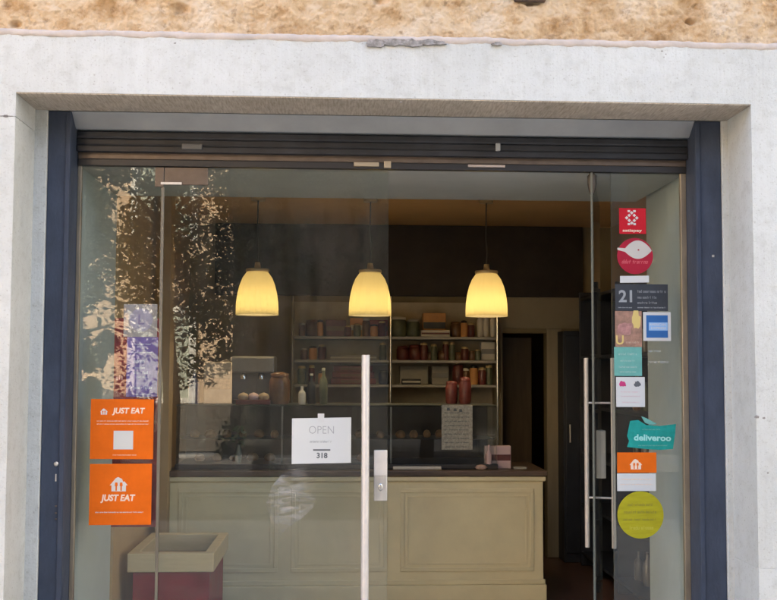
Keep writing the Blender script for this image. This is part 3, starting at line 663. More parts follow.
o, x0, x1, z0, z1 = sticker('white_card', 616, 377, 645, 407, M['white_paper'], 'square white card with a magenta mark and a black mark'); W = x1-x0; H = z1-z0
for u, m_, nm in ((623, M['magenta'], 'magenta_mark'), (637.5, M['ink'], 'black_mark')):
    MB().prism(lump(u, 384, .018, .016, YT, int(u)), YT-.0005, YT).build(nm, m_, o)
letters(o, ((x0+W*.15, x0+W*.85, z0+H*.48, .011), (x0+W*.15, x0+W*.85, z0+H*.34, .008), (x0+W*.2, x0+W*.8, z0+H*.14, .008)), mat('pale_pink_ink', (.62, .46, .5), .6), 81)
# faint rubbed writing right of the teal square
wm = MB()
print_lines(wm, at(648, 352, 0).x, at(661, 352, 0).x, at(648, 352, 0).z, .016, YS+.0004, .9, 91, .2)
print_lines(wm, at(648, 363, 0).x, at(668, 363, 0).x, at(648, 363, 0).z, .018, YS+.0004, .9, 92, .2)
wm.build('chalk_writing', mat('faint_chalk', (.34, .36, .35), .9), label='faint chalk writing on the glass right of the pale teal sticker', cat='writing')
# teal tag with ears
pts = [(627, 447), (629, 441), (627, 436), (630, 421), (638, 420), (646, 425), (660, 426), (676, 424), (675, 434), (673, 449), (660, 450), (645, 449)]
q = [at(u, v, YS) for u, v in pts]
o = MB().prism([(p.x, p.z) for p in q], YS-TH, YS).build('delivery_tag', M['teal'], label='irregular bright teal sticker with white lettering, wider than its neighbours', cat='sticker')
text('lettering', 'deliveroo', (at(652, 438, 0).x, at(652, 438, 0).z), .030, mat('pale_teal_print', (.30, .66, .62), .5), o, YT, width=.19, bold=.0014, rot=R(-1))
letters(o, ((at(642, 430, 0).x, at(660, 430, 0).x, at(640, 430, 0).z, .010), (at(638, 446, 0).x, at(668, 446, 0).x, at(640, 446, 0).z, .010)), M['teal_pale'], 101)
pts = [(641, 416), (648, 419), (657, 424), (651, 425), (645, 423)]
q = [at(u, v, YS) for u, v in pts]; MB().prism([(p.x, p.z) for p in q], YS-TH, YS).build('torn_corner', M['teal_pale'], o)
o, x0, x1, z0, z1 = sticker('delivery_card', 617, 473.5, 656, 491, M['white_paper'], 'white card with orange upper half and white house, above the round yellow sticker'); W = x1-x0
xa, xb, za, zb = quad(617, 452.5, 656.5, 473, YS)
MB().box(xa, xb, YS-TH-.0002, YS-.0001, za+.001, zb).build('orange_half', M['orange'], o)
house_logo(o, (xa+xb)/2-.005, za+.018, .052, M['peach_ink'], M['orange'])
letters(o, ((x0+W*.1, x0+W*.9, z0+.055, .010), (x0+W*.08, x0+W*.92, z0+.030, .009)), M['peach_ink'], 111)
o, c, r = disc(640.5, 515, 23.5, M['lime'], 'round olive yellow sticker with bands of print, lowest on the right panel', 'round_sticker')
letters(o, ((c.x-.55*r, c.x+.55*r, c.z+.38*r, .020), (c.x-.72*r, c.x+.72*r, c.z+.06*r, .022), (c.x-.75*r, c.x+.7*r, c.z-.24*r, .018)), M['lime_dark'], 121)
letters(o, ((c.x-.5*r, c.x+.6*r, c.z-.62*r, .026),), M['lime_pale'], 131, 'lower_print')

# white sign on the left leaf
o, x0, x1, z0, z1 = sticker('paper_sign', 292, 418.5, 351, 464, M['white_paper'], 'white landscape paper sign reading OPEN taped inside the left glass door', 'sign', skew=.02); W = x1-x0; H = z1-z0
text('lettering', 'OPEN', (x0+W*.50, z0+H*.74), .040, M['pale_ink'], o, YT, width=W*.42, bold=-.0008)
letters(o, ((x0+W*.30, x0+W*.68, z0+H*.47, .015),), M['pale_ink'], 141, 'script_print', .3)
MB().box(x0+W*.36, x0+W*.65, YT-.0005, YT, z0+H*.29, z0+H*.325).build('rule_line', M['ink'], o)
text('numerals', '318', (x0+W*.51, z0+H*.18), .026, M['ink'], o, YT, bold=.0012)
cc = at(321, 416, YS); MB().box(cc.x-.016, cc.x+.016, YS-.0017, YS-.0012, cc.z-.03, cc.z+.012).build('tape', mat('cloudy_tape', (.55, .56, .55), .4), o)
o['label'] = 'white landscape paper sign reading OPEN stuck on the shut left glass door'

# soft whitish residue on the glass below the sign
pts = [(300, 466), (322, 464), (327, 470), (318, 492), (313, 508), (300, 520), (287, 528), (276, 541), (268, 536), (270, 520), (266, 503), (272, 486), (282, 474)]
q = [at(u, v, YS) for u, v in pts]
MB().prism([(p.x, p.z) for p in q], YS-.0004, YS).build('glass_streaks', M['streaks'], label='soft whitish residue smeared on the glass below the paper sign', cat='streaks')

# poster behind the left panel
YPo = .03
po = empty('poster', (at(136, 400, YPo).x, YPo, at(136, 528, YPo).z), 'tall red and violet poster with white print behind the left glass panel', 'poster')
def prect(u0, v0, u1, v1, Y, m, nm, parent=po, th=.002):
    x0, x1, z0, z1 = quad(u0, v0, u1, v1, Y); return MB().box(x0, x1, Y, Y+th, z0, z1).build(nm, m, parent)
prect(115, 318, 157, 527, YPo, M['poster_red'], 'red_backing')
prect(124, 304, 157, 337, YPo-.0025, M['poster_pale'], 'pale_panel')
vp = prect(127, 337, 157, 397, YPo-.0025, M['purple'], 'violet_panel')
c = at(141, 320, YPo-.003); r = .058
MB().prism([(c.x+r*math.cos(t*.2618), c.z+r*math.sin(t*.2618)) for t in range(24)], YPo-.0036, YPo-.0027).build('round_emblem', mat('lilac_emblem', (.36, .33, .45), .5, var=.15, vscale=30), po)
text('emblem_letter', 'L', (c.x, c.z), .05, M['poster_logo'], po, YPo-.0037, bold=.001)
pm = MB()
for k, (u0, u1, v, h) in enumerate(((135, 152, 345, .012), (133, 153, 353, .010), (134, 147, 363, .026), (135, 146, 369, .020), (134, 149, 374, .022), (136, 149, 378, .014), (129, 153, 389, .022), (134, 152, 395, .010))):
    a = at(u0, v, YPo); b2 = at(u1, v, YPo); print_lines(pm, a.x, b2.x, a.z, h, YPo-.0027, .9, 150+k)
pm.build('printed_lines', mat('pale_lilac_print', (.44, .44, .62), .5), po)
pm = MB(); c = at(119, 380, YPo); print_lines(pm, c.x-.015, c.x+.03, c.z, .03, YPo-.0002, 1, 170); pm.build('red_print', mat('pink_print', (.6, .3, .33), .5), po)

# ------------------------------------------------------------------ counter
YC = 2.0
cx0, cx1 = at(169, 500, YC).x, at(543, 500, YC).x; ZT = at(400, 470.5, YC).z
ct = empty('counter', ((cx0+cx1)/2, YC, 0), 'long cream panelled shop counter with dark worktop facing the door', 'counter')
MB().box(cx0, cx1, YC, YC+.62, .12, ZT-.04, .003).build('carcass', M['cream'], ct)
MB().box(cx0-.015, cx1+.02, YC-.025, YC+.63, .003, .115, .006).build('plinth', M['cream'], ct)
MB().box(cx0-.005, cx1+.012, YC-.014, YC-.0005, .116, .150, .005).build('base_moulding', M['cream'], ct)
MB().box(cx0-.01, cx1+.018, YC-.022, YC-.0005, ZT-.075, ZT-.041, .008).build('top_moulding', M['cream'], ct)
MB().box(cx0-.02, cx1+.025, YC-.035, YC+.66, ZT-.039, ZT, .006).build('worktop', M['dark_wood'], ct)
edges = [cx0+.02, at(285, 500, YC).x, at(394, 500, YC).x, cx1-.02]
for i in range(3):
    a0, a1 = edges[i]+.045, edges[i+1]-.045; z0, z1 = .205, ZT-.125
    fm = MB(); t = .028
    for k, (off, d) in enumerate(((0, .007), (.045, .004))):
        b0, b1, c0, c1 = a0+off, a1-off, z0+off, z1-off; tt = t if k == 0 else .014
        fm.box(b0, b1, YC-d, YC-.0005, c0, c0+tt, .003); fm.box(b0, b1, YC-d, YC-.0005, c1-tt, c1, .003)
        fm.box(b0, b0+tt, YC-d, YC-.0005, c0+tt+.0005, c1-tt-.0005, .003); fm.box(b1-tt, b1, YC-d, YC-.0005, c0+tt+.0005, c1-tt-.0005, .003)
    fm.build('panel_moulding', M['cream'], ct)

# glass display case on the counter
gx0, gx1 = at(176, 440, 2.1).x, at(497, 440, 2.1).x; gz1 = at(330, 405, 2.1).z
dc = empty('display_case', ((gx0+gx1)/2, 2.3, ZT), 'long low glass display case standing on the counter', 'display case')
zb = ZT+.002
G3 = [M['case_glass'], M['glass_edge']]
MB().box(gx0, gx1, 2.06, 2.58, zb, zb+.035, .003).build('base', M['dark_box'], dc)
MB().glass(gx0, gx1, 2.100, 2.106, zb+.036, gz1-.008).build('front_pane', G3, dc)
MB().glass(gx0, gx1, 2.090, 2.56, gz1-.007, gz1).build('top_pane', [M['case_glass'], M['glass_edge']], dc)
bk = MB().box(gx0, gx1, 2.56, 2.575, zb+.036, gz1-.001); bk.build('back_panel', M['dark_panel'], dc)
for x in (gx0, gx1-.006): MB().box(x, x+.006, 2.107, 2.559, zb+.036, gz1-.008).build('end_pane', M['case_glass'], dc)
MB().glass(gx0+.01, gx1-.01, 2.2, 2.55, zb+.20, zb+.206).build('shelf', G3, dc)
for u in (282, 391):
    x = at(u, 430, 2.1).x; MB().box(x-.006, x+.006, 2.108, 2.122, zb+.036, gz1-.009, .002).build('upright', M['machine'], dc)
MB().box(at(393, 466, 2.06).x, at(441, 466, 2.06).x, 2.03, 2.059, zb+.0, zb+.022, .003).build('edge_glint', M['white_ceramic'], dc)  # pale bar standing in for the bright reflection along the counter edge
# pastries inside
k = 0
for (ux0, ux1, n_, zz) in ((195, 275, 6, zb+.207), (300, 380, 5, zb+.207), (400, 440, 4, zb+.207), (200, 270, 5, zb+.037), (310, 380, 5, zb+.037)):
    for i in range(n_):
        x = at(ux0+(ux1-ux0)*i/(n_-1), 430, 2.3).x; r = .035+rnd.uniform(-.006, .01)
        p = MB().lathe([(r*.7, 0), (r, .012), (r*.95, .03), (r*.6, .05), (.004, .056)], (x, 2.28+rnd.uniform(-.04, .06), zz), 14)
        p.build('pastry', M['pastry'], label='small round baked pastry in the dark glass display case', cat='pastry', group='pastries in the display case')
# vase and sprig inside
c = at(239, 452, 2.2)
va = empty('vase', (c.x, 2.17, zb+.036), 'small pale vase with green sprig at the left of the display case', 'vase')
MB().lathe([(.018, 0), (.026, .03), (.02, .08), (.012, .12), (.015, .13)], (c.x, 2.17, zb+.036), 14).build('vessel', mat('smoky_pale_glass', (.25, .24, .2), .3), va)
lv = MB()
for k in range(26):
    t = rnd.uniform(0, 6.28); q = Vector((c.x+rnd.uniform(-.045, .045), 2.17+rnd.uniform(-.03, .03), zb+.16+rnd.uniform(0, .13)))
    d = Vector((math.cos(t)*.022, math.sin(t)*.01, rnd.uniform(.0, .02))); s = Vector((-d.z*.4, 0, d.x*.4))
    lv.add([q-d, q+s, q+d, q-s], [(0, 1, 2, 3)])
lv.build('leaves', M['leaf'], va)
# speckled notice on the case front
x0, x1, z0, z1 = quad(442, 405, 473, 450, 2.06)
nt_ = MB().box(x0, x1, 2.084, 2.088, z0, z1).build('notice', M['speck_paper'], label='grey speckled paper notice hanging on the right end of the display case', cat='notice')
pm = MB()
for k in range(9): print_lines(pm, x0+.02, x1-.02, z1-.06-k*.03, .014, 2.0836, .7, 180+k)
for s in ((.06, -.02), (.12, -.025), (.17, -.03)): pm.prism([(x0+s[0]*.8-.012, z1+s[1]-.02), (x0+s[0]*.8+.012, z1+s[1]-.02), (x0+s[0]*.8+.008, z1+s[1]), (x0+s[0]*.8-.01, z1+s[1])], 2.083, 2.0836)
pm.build('printed_lines', M['ink'], nt_)

def bottle(c, h, r, m, label, cat='bottle', group=None, capm=None, name='bottle'):
    t = empty(name, c, label, cat, group)
    MB().lathe([(r*.9, 0), (r, h*.03), (r, h*.58), (r*.85, h*.68), (r*.36, h*.78), (r*.33, h*.93)], c, 16).build('body', m, t)
    MB().lathe([(r*.40, h*.931), (r*.40, h)], c, 12).build('stopper', capm or M['dark_box'], t)
    return t
def jar(c, h, r, m, label, cat='jar', group=None, lidm=None, name='jar'):
    t = empty(name, c, label, cat, group)
    MB().lathe([(r*.85, 0), (r, h*.12), (r, h*.72), (r*.82, h*.84)], c, 18).build('body', m, t)
    MB().lathe([(r*.86, h*.841), (r*.88, h*.95), (r*.3, h)], c, 18).build('lid', lidm or m, t)
    return t
def carton(u0, v0, u1, v1, Y, dep, m, label, name='carton', cat='box', group=None, z0=None, band=None):
    a, b_, c0, c1 = quad(u0, v0, u1, v1, Y)
    if z0 is not None: c0 = z0
    t = empty(name, ((a+b_)/2, Y, c0), label, cat, group)
    MB().box(a, b_, Y, Y+dep, c0, c1, .004).build('body', m, t)
    h = c1-c0
    MB().box(a+.004, b_-.004, Y-.0015, Y-.0002, c0+h*.35, c0+h*.62).build('band', band or M['grey_box'], t)
    return t

# counter-top things right of the case
ZW = ZT+.0005
carton(485, 446, 511, 461, 2.12, .06, M['pink'], 'small pale pink card box on the counter right of the notice', 'card_box', 'box', band=M['maroon'], z0=ZW)
c = at(489, 458, 2.08); bottle((c.x, 2.08, ZW), .17, .020, M['pink'], 'small pale pink bottle on the counter beside the card box', capm=M['pink'])
c = at(481, 462, 2.06); MB().lathe([(.03, 0), (.045, .015), (.03, .03), (.006, .036)], (c.x, 2.055, ZW), 14).build('bread_roll', mat('pinkish_wrapped_roll', (.45, .30, .24), .5, var=.2, vscale=25), label='small pinkish wrapped roll lying on the counter before the pale bottle', cat='roll')
c = at(520, 462, 2.1); MB().box(c.x-.045, c.x+.045, 2.08, 2.16, ZW, ZW+.012, .003).build('cash_tray', M['grey_box'], label='small pale tray lying near the right end of the counter', cat='tray')
c = at(455, 462, 2.04); jar((at(466, 440, 2.3).x, 2.35, gz1+.0005), .20, .045, M['maroon'], 'dark maroon lidded jar on the display case, nearer the doorway')
jar((at(453, 440, 2.3).x, 2.40, gz1+.0005), .17, .045, M['maroon'], 'shorter dark maroon jar on the display case beside a taller one')
# things standing on the case, left half
ZK = gz1+.0005
YK = 2.2
mbx = carton(204, 362, 231, 403, YK, .05, M['beige_box'], 'upright beige menu board standing on the display case', 'menu_board', 'menu board', z0=ZK, band=mat('tan_print', (.36, .27, .17), .7, var=.4, vscale=40))
# coffee machine
a, b2, z0, z1 = quad(230, 356, 274, 404, 2.24)
cm = empty('coffee_machine', ((a+b2)/2, 2.3, ZK), 'grey metal coffee machine on the display case right of the beige menu board', 'coffee machine')
MB().box(a, b2, 2.34, 2.54, ZK, z1, .012).build('body', M['machine'], cm)
MB().box(a, b2, 2.24, 2.339, z1-.12, z1-.005, .012).build('head', M['machine'], cm)
MB().box(a+.02, b2-.02, 2.24, 2.339, ZK, ZK+.03, .004).build('drip_tray', M['dark_box'], cm)
for q in (.3, .7):
    x = a+(b2-a)*q; MB().lathe([(.022, 0), (.022, .03), (.012, .045)], (x, 2.28, z1-.166), 12).build('spout', M['chrome'], cm)
# bread basket with pale loaves in front of the machine
a, b2, z0, z1 = quad(236, 389, 270, 404, 2.12)
bb = empty('bread_basket', ((a+b2)/2, 2.15, ZK), 'low reddish tray of pale bread in front of the coffee machine', 'basket')
MB().box(a, b2, 2.11, 2.22, ZK, ZK+.035, .006).build('tray', M['maroon'], bb)
for k in range(3):
    x = a+(b2-a)*(.2+.3*k); MB().lathe([(.03, 0), (.042, .018), (.03, .04), (.004, .05)], (x, 2.165, ZK+.034), 12).build('loaf', M['pink'] if k == 1 else mat('pale_loaf_crust', (.45, .33, .2), .6), bb)
jar((at(279, 400, 2.2).x, 2.25, ZK), .23, .075, M['brown_jar'], 'big brown glazed jar standing right of the coffee machine')
bottle((at(302, 400, 2.2).x, 2.2, ZK), .13, .026, M['white_ceramic'], 'short white squeeze bottle right of the brown jar', capm=M['white_ceramic'])
bottle((at(311, 400, 2.2).x, 2.3, ZK), .22, .03, M['dark_box'], 'dark glass bottle with white neck on the display case', capm=M['white_ceramic'])
bottle((at(323, 400, 2.2).x, 2.32, ZK), .26, .03, M['jar_green'], 'green grey bottle with white top, tallest on the display case', capm=M['white_ceramic'])
bottle((at(193, 400, 2.2).x, 2.25, ZK), .24, .038, mat('blue_grey_bottle', (.14, .15, .22), .35), 'blue grey bottle left of the beige menu board', capm=M['white_ceramic'])

# ------------------------------------------------------------------ shelving on the back wall
YH = 3.28
su = empty('shelf_unit', (at(400, 400, YH).x, YH, .9), 'wide chrome post shelf unit against the back wall behind the counter', 'shelf unit')
hx0, hx1 = at(292, 350, YH).x, at(497.5, 350, YH).x
for u, m_ in ((292.5, M['shelf_steel']), (390.5, M['chrome']), (497, M['chrome'])):
    x = at(u, 350, YH).x; MB().tube([(x, YH-.02, .30), (x, YH-.02, at(400, 297, YH).z)], .011, 10).build('upright', m_, su)
SZs = []
for v in (338, 361.5, 386):
    z = at(400, v, YH).z; SZs.append(z+.0125)
    MB().box(hx0+.012, hx1-.012, YH-.008, YH+.28, z-.012, z+.012, .003).build('shelf', M['shelf_steel'], su)
MB().box(hx0, hx1, YH+.285, YH+.30, .30, at(400, 300, YH).z).build('back_sheet', mat('tan_back_sheet', (.46, .40, .29), .5, var=.1), su)
MB().box(hx0+.012, hx1-.012, YH-.008, YH+.28, .50, .90, .003).build('cupboard', M['dark_panel'], su)
S1, S2, S3 = SZs
def onshelf(u, Y, S): return (at(u, 350, Y).x, Y, S)
YJ = YH+.08
jar(onshelf(398, YJ, S1), .17, .075, M['jar_green'], 'dull green jar at the left end of the upper shelf', lidm=M['white_ceramic'])
jar(onshelf(413, YJ, S1), .15, .06, M['jar_green'], 'small green grey jar between the first jar and amber box', lidm=M['grey_box'])
carton(423, 313, 446, 338, YJ+.02, .1, M['cereal'], 'glowing amber carton on the upper shelf', z0=S1, band=M['dark_box'])
carton(421, 330, 450, 338, YJ-.07, .07, M['white_ceramic'], 'low white carton in front of the amber carton', z0=S1, band=M['maroon'])
for k, (u, h) in enumerate(((480, .22), (486, .23), (493, .22))):
    bottle(onshelf(u, YJ, S1), h, .026, M['white_ceramic'], ('slim pale bottle on the upper shelf, farthest from the doorway', 'slim pale bottle on the upper shelf, middle of three', 'slim pale bottle on the upper shelf, next to the chrome post')[k], group='slim pale bottles on the upper shelf', capm=M['dark_box'])
jar(onshelf(456, YJ, S1), .13, .05, M['brown_jar'], 'squat brown jar alone in the middle of the upper shelf')
jar(onshelf(403, YJ, S2), .12, .055, M['maroon'], 'maroon tin at the left end of the middle shelf')
jar(onshelf(415, YJ, S2), .13, .06, M['maroon'], 'rounder maroon tin beside the first tin on middle shelf')
for k, u in enumerate((430, 443, 458, 472)):
    jar(onshelf(u, YJ, S2), .07+.012*(k % 2), .05, M['brown_jar'], ('low brown pot right of the maroon tins', 'slightly taller low brown pot, second after the maroon tins', 'low brown pot, third after the maroon tins', 'low brown pot nearest the pale carton on the middle shelf')[k], 'pot', group='low brown pots on the middle shelf', name='pot')
carton(481, 342, 495, 361, YJ, .1, M['white_ceramic'], 'pale carton at the doorway end of the middle shelf', z0=S2, band=M['machine'])
carton(400, 366, 428, 385, YJ+.08, .1, M['grey_box'], 'pale grey carton on the bottom shelf behind a black box', z0=S3)
carton(402, 379, 421, 386, YJ-.06, .08, M['dark_box'], 'small black box on the bottom shelf in front of grey carton', z0=S3, band=M['white_ceramic'])
carton(432, 366, 449, 385, YJ+.08, .1, M['grey_box'], 'narrow grey carton in the middle of the bottom shelf', z0=S3, band=M['machine'])
jar(onshelf(458, YJ, S3), .17, .05, M['maroon'], 'dark red jar on the bottom shelf near the doorway')
# left bay
carton(326, 320, 346, 338, YJ, .1, M['maroon'], 'maroon carton on the upper shelf, leftmost', z0=S1, band=M['brown_jar'])
carton(350, 318, 366, 338, YJ, .1, M['cereal'], 'orange brown carton on the upper shelf behind the middle lamp', z0=S1, band=M['white_ceramic'])
carton(369, 320, 388, 338, YJ, .1, mat('dusky_red_card', (.28, .06, .05), .6), 'dusky red carton on the upper shelf left of the chrome post', z0=S1, band=M['maroon'])
jar(onshelf(312, YJ, S1), .14, .06, M['brown_jar'], 'round brown jar at the far left of the upper shelf')
carton(330, 355, 377, 361, YJ, .15, M['grey_box'], 'flat pale grey carton on the middle shelf under the maroon carton', z0=S2, band=M['white_ceramic'])
for k in range(3):
    a, b2, z0, z1 = quad(331, 380, 376, 386, YJ)
    t = empty('biscuit_box', ((a+b2)/2, YJ, S3+k*.052), ('flat dark red biscuit box at the bottom of its stack', 'flat dark red biscuit box in the middle of its stack', 'flat dark red biscuit box on top of its stack')[k], 'box', 'stacked dark red biscuit boxes')
    MB().box(a+.01*k, b2-.015*k, YJ, YJ+.16, S3+k*.052, S3+k*.052+.050, .004).build('body', mat('dark_red_card', (.17, .035, .03), .5, var=.2, vscale=20), t)
    MB().box(a+.08, b2-.1, YJ-.0015, YJ-.0002, S3+k*.052+.012, S3+k*.052+.034).build('band', M['brown_jar'], t)
jar(onshelf(384, YJ, S3), .12, .045, M['dark_box'], 'small black jar left of the chrome post on the bottom shelf', lidm=M['machine'])

rc = random.Random(3)
def clutter(us, S, Y, kinds, where, plural):
    for k, u in enumerate(us):
        q = kinds[k % len(kinds)]; h = rc.uniform(.09, .17); x, _, z = onshelf(u, Y, S)
        jar((x, Y+rc.uniform(-.01, .02), z), h, rc.uniform(.026, .036), q[0], 'small %s jar in the row of jars on %s' % (q[1], where), group='small %s jars on %s' % (q[1], where), lidm=q[2])
KJ = [(M['brown_jar'], 'brown', M['white_ceramic']), (M['cereal'], 'amber', M['dark_box']), (M['maroon'], 'red', M['cap']), (M['jar_green'], 'green', M['cap'])]
clutter((302, 320, 348, 357, 366, 374, 382), S1, YH+.03, KJ, 'the left half of the upper shelf', 1)
clutter((304, 313, 322, 383), S2, YH+.05, KJ, 'the left half of the middle shelf', 1)
clutter((302, 312, 322), S3, YH+.05, KJ[::-1], 'the left half of the bottom shelf', 1)
clutter((464, 471), S1, YH+.06, KJ[1:], 'the right half of the upper shelf', 1)
clutter((466, 474, 482, 489), S3, YH+.05, KJ, 'the right half of the bottom shelf', 1)
clutter((424, 434, 446, 452, 465, 478), S2, YH+.03, KJ[2:], 'the right half of the middle shelf', 1)
c = at(357, 372, YH+.2); MB().box(at(330, 370, YH+.2).x, at(388, 370, YH+.2).x, YH+.2, YH+.26, S3+.16, S3+.20, .004).build('tray', M['white_ceramic'], label='flat pale tray lying across the stack of dark red biscuit boxes', cat='tray')

# ------------------------------------------------------------------ navy bookcase at the right wall with bottles
bx0, bx1, by0, by1 = 1.98, 2.34, 1.15, 3.25
bz1 = at(575, 296, by1).z
bc = empty('bookcase', ((bx0+bx1)/2, (by0+by1)/2, 0), 'tall dark navy bookcase along the right wall beyond the open glass door', 'bookcase')
MB().box(bx0, bx1, by1-.03, by1, .003, 2.25, .004).build('end_panel', M['navy'], bc)
MB().box(bx0, bx1, by0, by0+.03, .003, 2.25, .004).build('end_panel', M['navy'], bc)
MB().box(bx1-.02, bx1-.001, by0+.031, by1-.031, .003, 2.25).build('back_panel', M['navy'], bc)
MB().box(bx0+.02, bx1-.021, (by0+by1)/2-.015, (by0+by1)/2+.015, .003, 2.25).build('divider', M['navy'], bc)
BZ = [.12, .52, .92, 1.32, 1.72, 2.2]
for z in BZ: MB().box(bx0+.003, bx1-.021, by0+.031, by1-.031, z-.025, z, .003).build('shelf', M['navy'], bc)
names = ['pale', 'green', 'brown', 'grey']
ms = [mat('milky_bottle_glass', (.09, .085, .075), .3), M['jar_green'], M['brown_jar'], M['machine']]
for zi in range(5):
    for k in range(5):
        y = by0+.14+k*.20+(.03 if k > 4 else 0)
        q = (zi*2+k) % 4
        h = .20+.03*((k*3+zi) % 4)
        bottle((bx0+.14, y, BZ[zi]+.0005), h, .034, ms[q], '%s wine bottle standing on the navy bookcase by the open door' % names[q], group='%s bottles on the navy bookcase' % names[q], capm=ms[0])
# tall navy door leaf / cupboard seen beside the casing
a, b2 = at(562, 400, 3.4).x, at(600, 400, 3.4).x
cb = empty('tall_cupboard', ((a+b2)/2, 3.4, 0), 'tall dark navy cupboard between the beige door casing and the bookcase', 'cupboard')
MB().box(a, b2, 3.35, 3.58, .003, at(575, 331, 3.35).z, .005).build('carcass', M['navy'], cb)
MB().box(a+.02, b2-.02, 3.335, 3.349, .08, at(575, 331, 3.35).z-.04, .004).build('door', M['navy'], cb)
MB().tube([(a+.05, 3.32, 1.0), (a+.05, 3.32, 1.15)], .008, 8).build('handle', M['steel'], cb)

# ------------------------------------------------------------------ red bin with cream rim
bxl, bxr = at(127, 560, 1.0).x, at(214, 560, 1.0).x; bzr = at(180, 553.5, 1.0).z
rb_ = empty('display_bin', ((bxl+bxr)/2, 1.35, 0), 'low dark red open bin with a wide cream rim inside the left window', 'bin')
y0, y1 = 1.0, 1.76
w_ = MB(); z1 = bzr-.06
for (xa, xb, ya, yb) in ((bxl+.03, bxr-.03, y0+.03, y0+.05), (bxl+.03, bxr-.03, y1-.05, y1-.03), (bxl+.03, bxl+.05, y0+.0505, y1-.0505), (bxr-.05, bxr-.03, y0+.0505, y1-.0505)): w_.box(xa, xb, ya, yb, .05, bzr-.05)
w_.box(bxl+.0505, bxr-.0505, y0+.0505, y1-.0505, .05, .07)
w_.build('body', M['bin_red'], rb_)
r_ = MB()
for (xa, xb, ya, yb) in ((bxl, bxr, y0, y0+.07), (bxl, bxr, y1-.07, y1), (bxl, bxl+.06, y0+.0705, y1-.0705), (bxr-.06, bxr, y0+.0705, y1-.0705)): r_.box(xa, xb, ya, yb, bzr-.11, bzr, .006)
r_.build('rim', M['bin_rim'], rb_)
li = MB()
gx, gy = 14, 20
vs = [(bxl+.062+(bxr-bxl-.124)*i/gx, y0+.072+(y1-y0-.144)*j/gy, bzr-.13+.02*noise.noise(Vector((i*.6, j*.6, 2)))) for j in range(gy+1) for i in range(gx+1)]
li.add(vs, [(j*(gx+1)+i, j*(gx+1)+i+1, (j+1)*(gx+1)+i+1, (j+1)*(gx+1)+i) for j in range(gy) for i in range(gx)], 0, True)
li.build('filling', M['dark_grey'], rb_)
for x in (bxl+.06, bxr-.1):
    for y in (y0+.06, y1-.1): MB().box(x, x+.04, y, y+.04, .003, .0495).build('foot', M['dark_box'], rb_)

# ------------------------------------------------------------------ pendant lamps
YLm = 2.2
def make_lamp(label):
    c = at(257, 315, YLm); h = at(257, 272, YLm).z-c.z; r = 21*.0072
    t = empty('pendant_lamp', (c.x, YLm, c.z), label, 'lamp', 'pendant lamps above the counter')
    pro = [(r, 0), (r*1.0, h*.12), (r*.985, h*.3), (r*.93, h*.5), (r*.83, h*.7), (r*.70, h*.86), (r*.56, h*.96), (r*.50, h)]
    inn = [(q-.006, z) for q, z in pro[::-1]]
    ls = MB().lathe(pro+inn+[pro[0]], (c.x, YLm, c.z), 96, close=False)
    for v in ls.v:
        th = math.atan2(v.y-YLm, v.x-c.x); q = 1+.008*math.cos(24*th)
        v.x = c.x+(v.x-c.x)*q; v.y = YLm+(v.y-YLm)*q
    ls.build('lamp_shade', M['shade'], t)
    MB().lathe([(r*.54, h+.001), (r*.56, h+.012), (r*.54, h+.022), (r*.16, h+.03), (r*.12, h+.07)], (c.x, YLm, c.z), 24).build('cap', M['cap'], t)
    top = ZC-c.z-.002
    MB().tube([(c.x, YLm, c.z+h+.068), (c.x+.006, YLm, c.z+h+.16), (c.x-.004, YLm, c.z+h+.26), (c.x, YLm, c.z+top-.03)], .005, 8).build('cable', M['wire'], t)
    MB().lathe([(.05, top-.031), (.05, top-.006), (.02, top)], (c.x, YLm, c.z), 20).build('ceiling_rose', M['cap'], t)
    MB().lathe([(.012, h*.62), (.03, h*.5), (.034, h*.40), (.024, h*.3), (.004, h*.26)], (c.x, YLm, c.z), 16).build('bulb', mat('lit_bulb_glass', (.9, .8, .6), .4, emit=(1, .62, .25), estr=.35), t)
    ld = bpy.data.lights.new('bulb_light', 'POINT'); ld.energy = 1.6; ld.color = (1.0, .78, .47); ld.shadow_soft_size = .07
    lo = bpy.data.objects.new('bulb_light', ld); col.objects.link(lo); lo.parent = t; lo.location = (0, 0, h*.30)
    return t
lamp = make_lamp('leftmost lit amber glass pendant lamp above the coffee machine')
kids = list(lamp.children)
for u, v, lb in ((370, 315, 'middle lit amber glass pendant lamp above the counter, near the door edge'), (486.5, 312.5, 'lit amber glass pendant lamp above the right end of the shelves')):
    c = at(u, v, YLm); t = lamp.copy(); col.objects.link(t); t.location = (c.x, YLm, WL[lamp].z); t['label'] = lb
    for k in kids:
        q = k.copy(); col.objects.link(q); q.parent = t

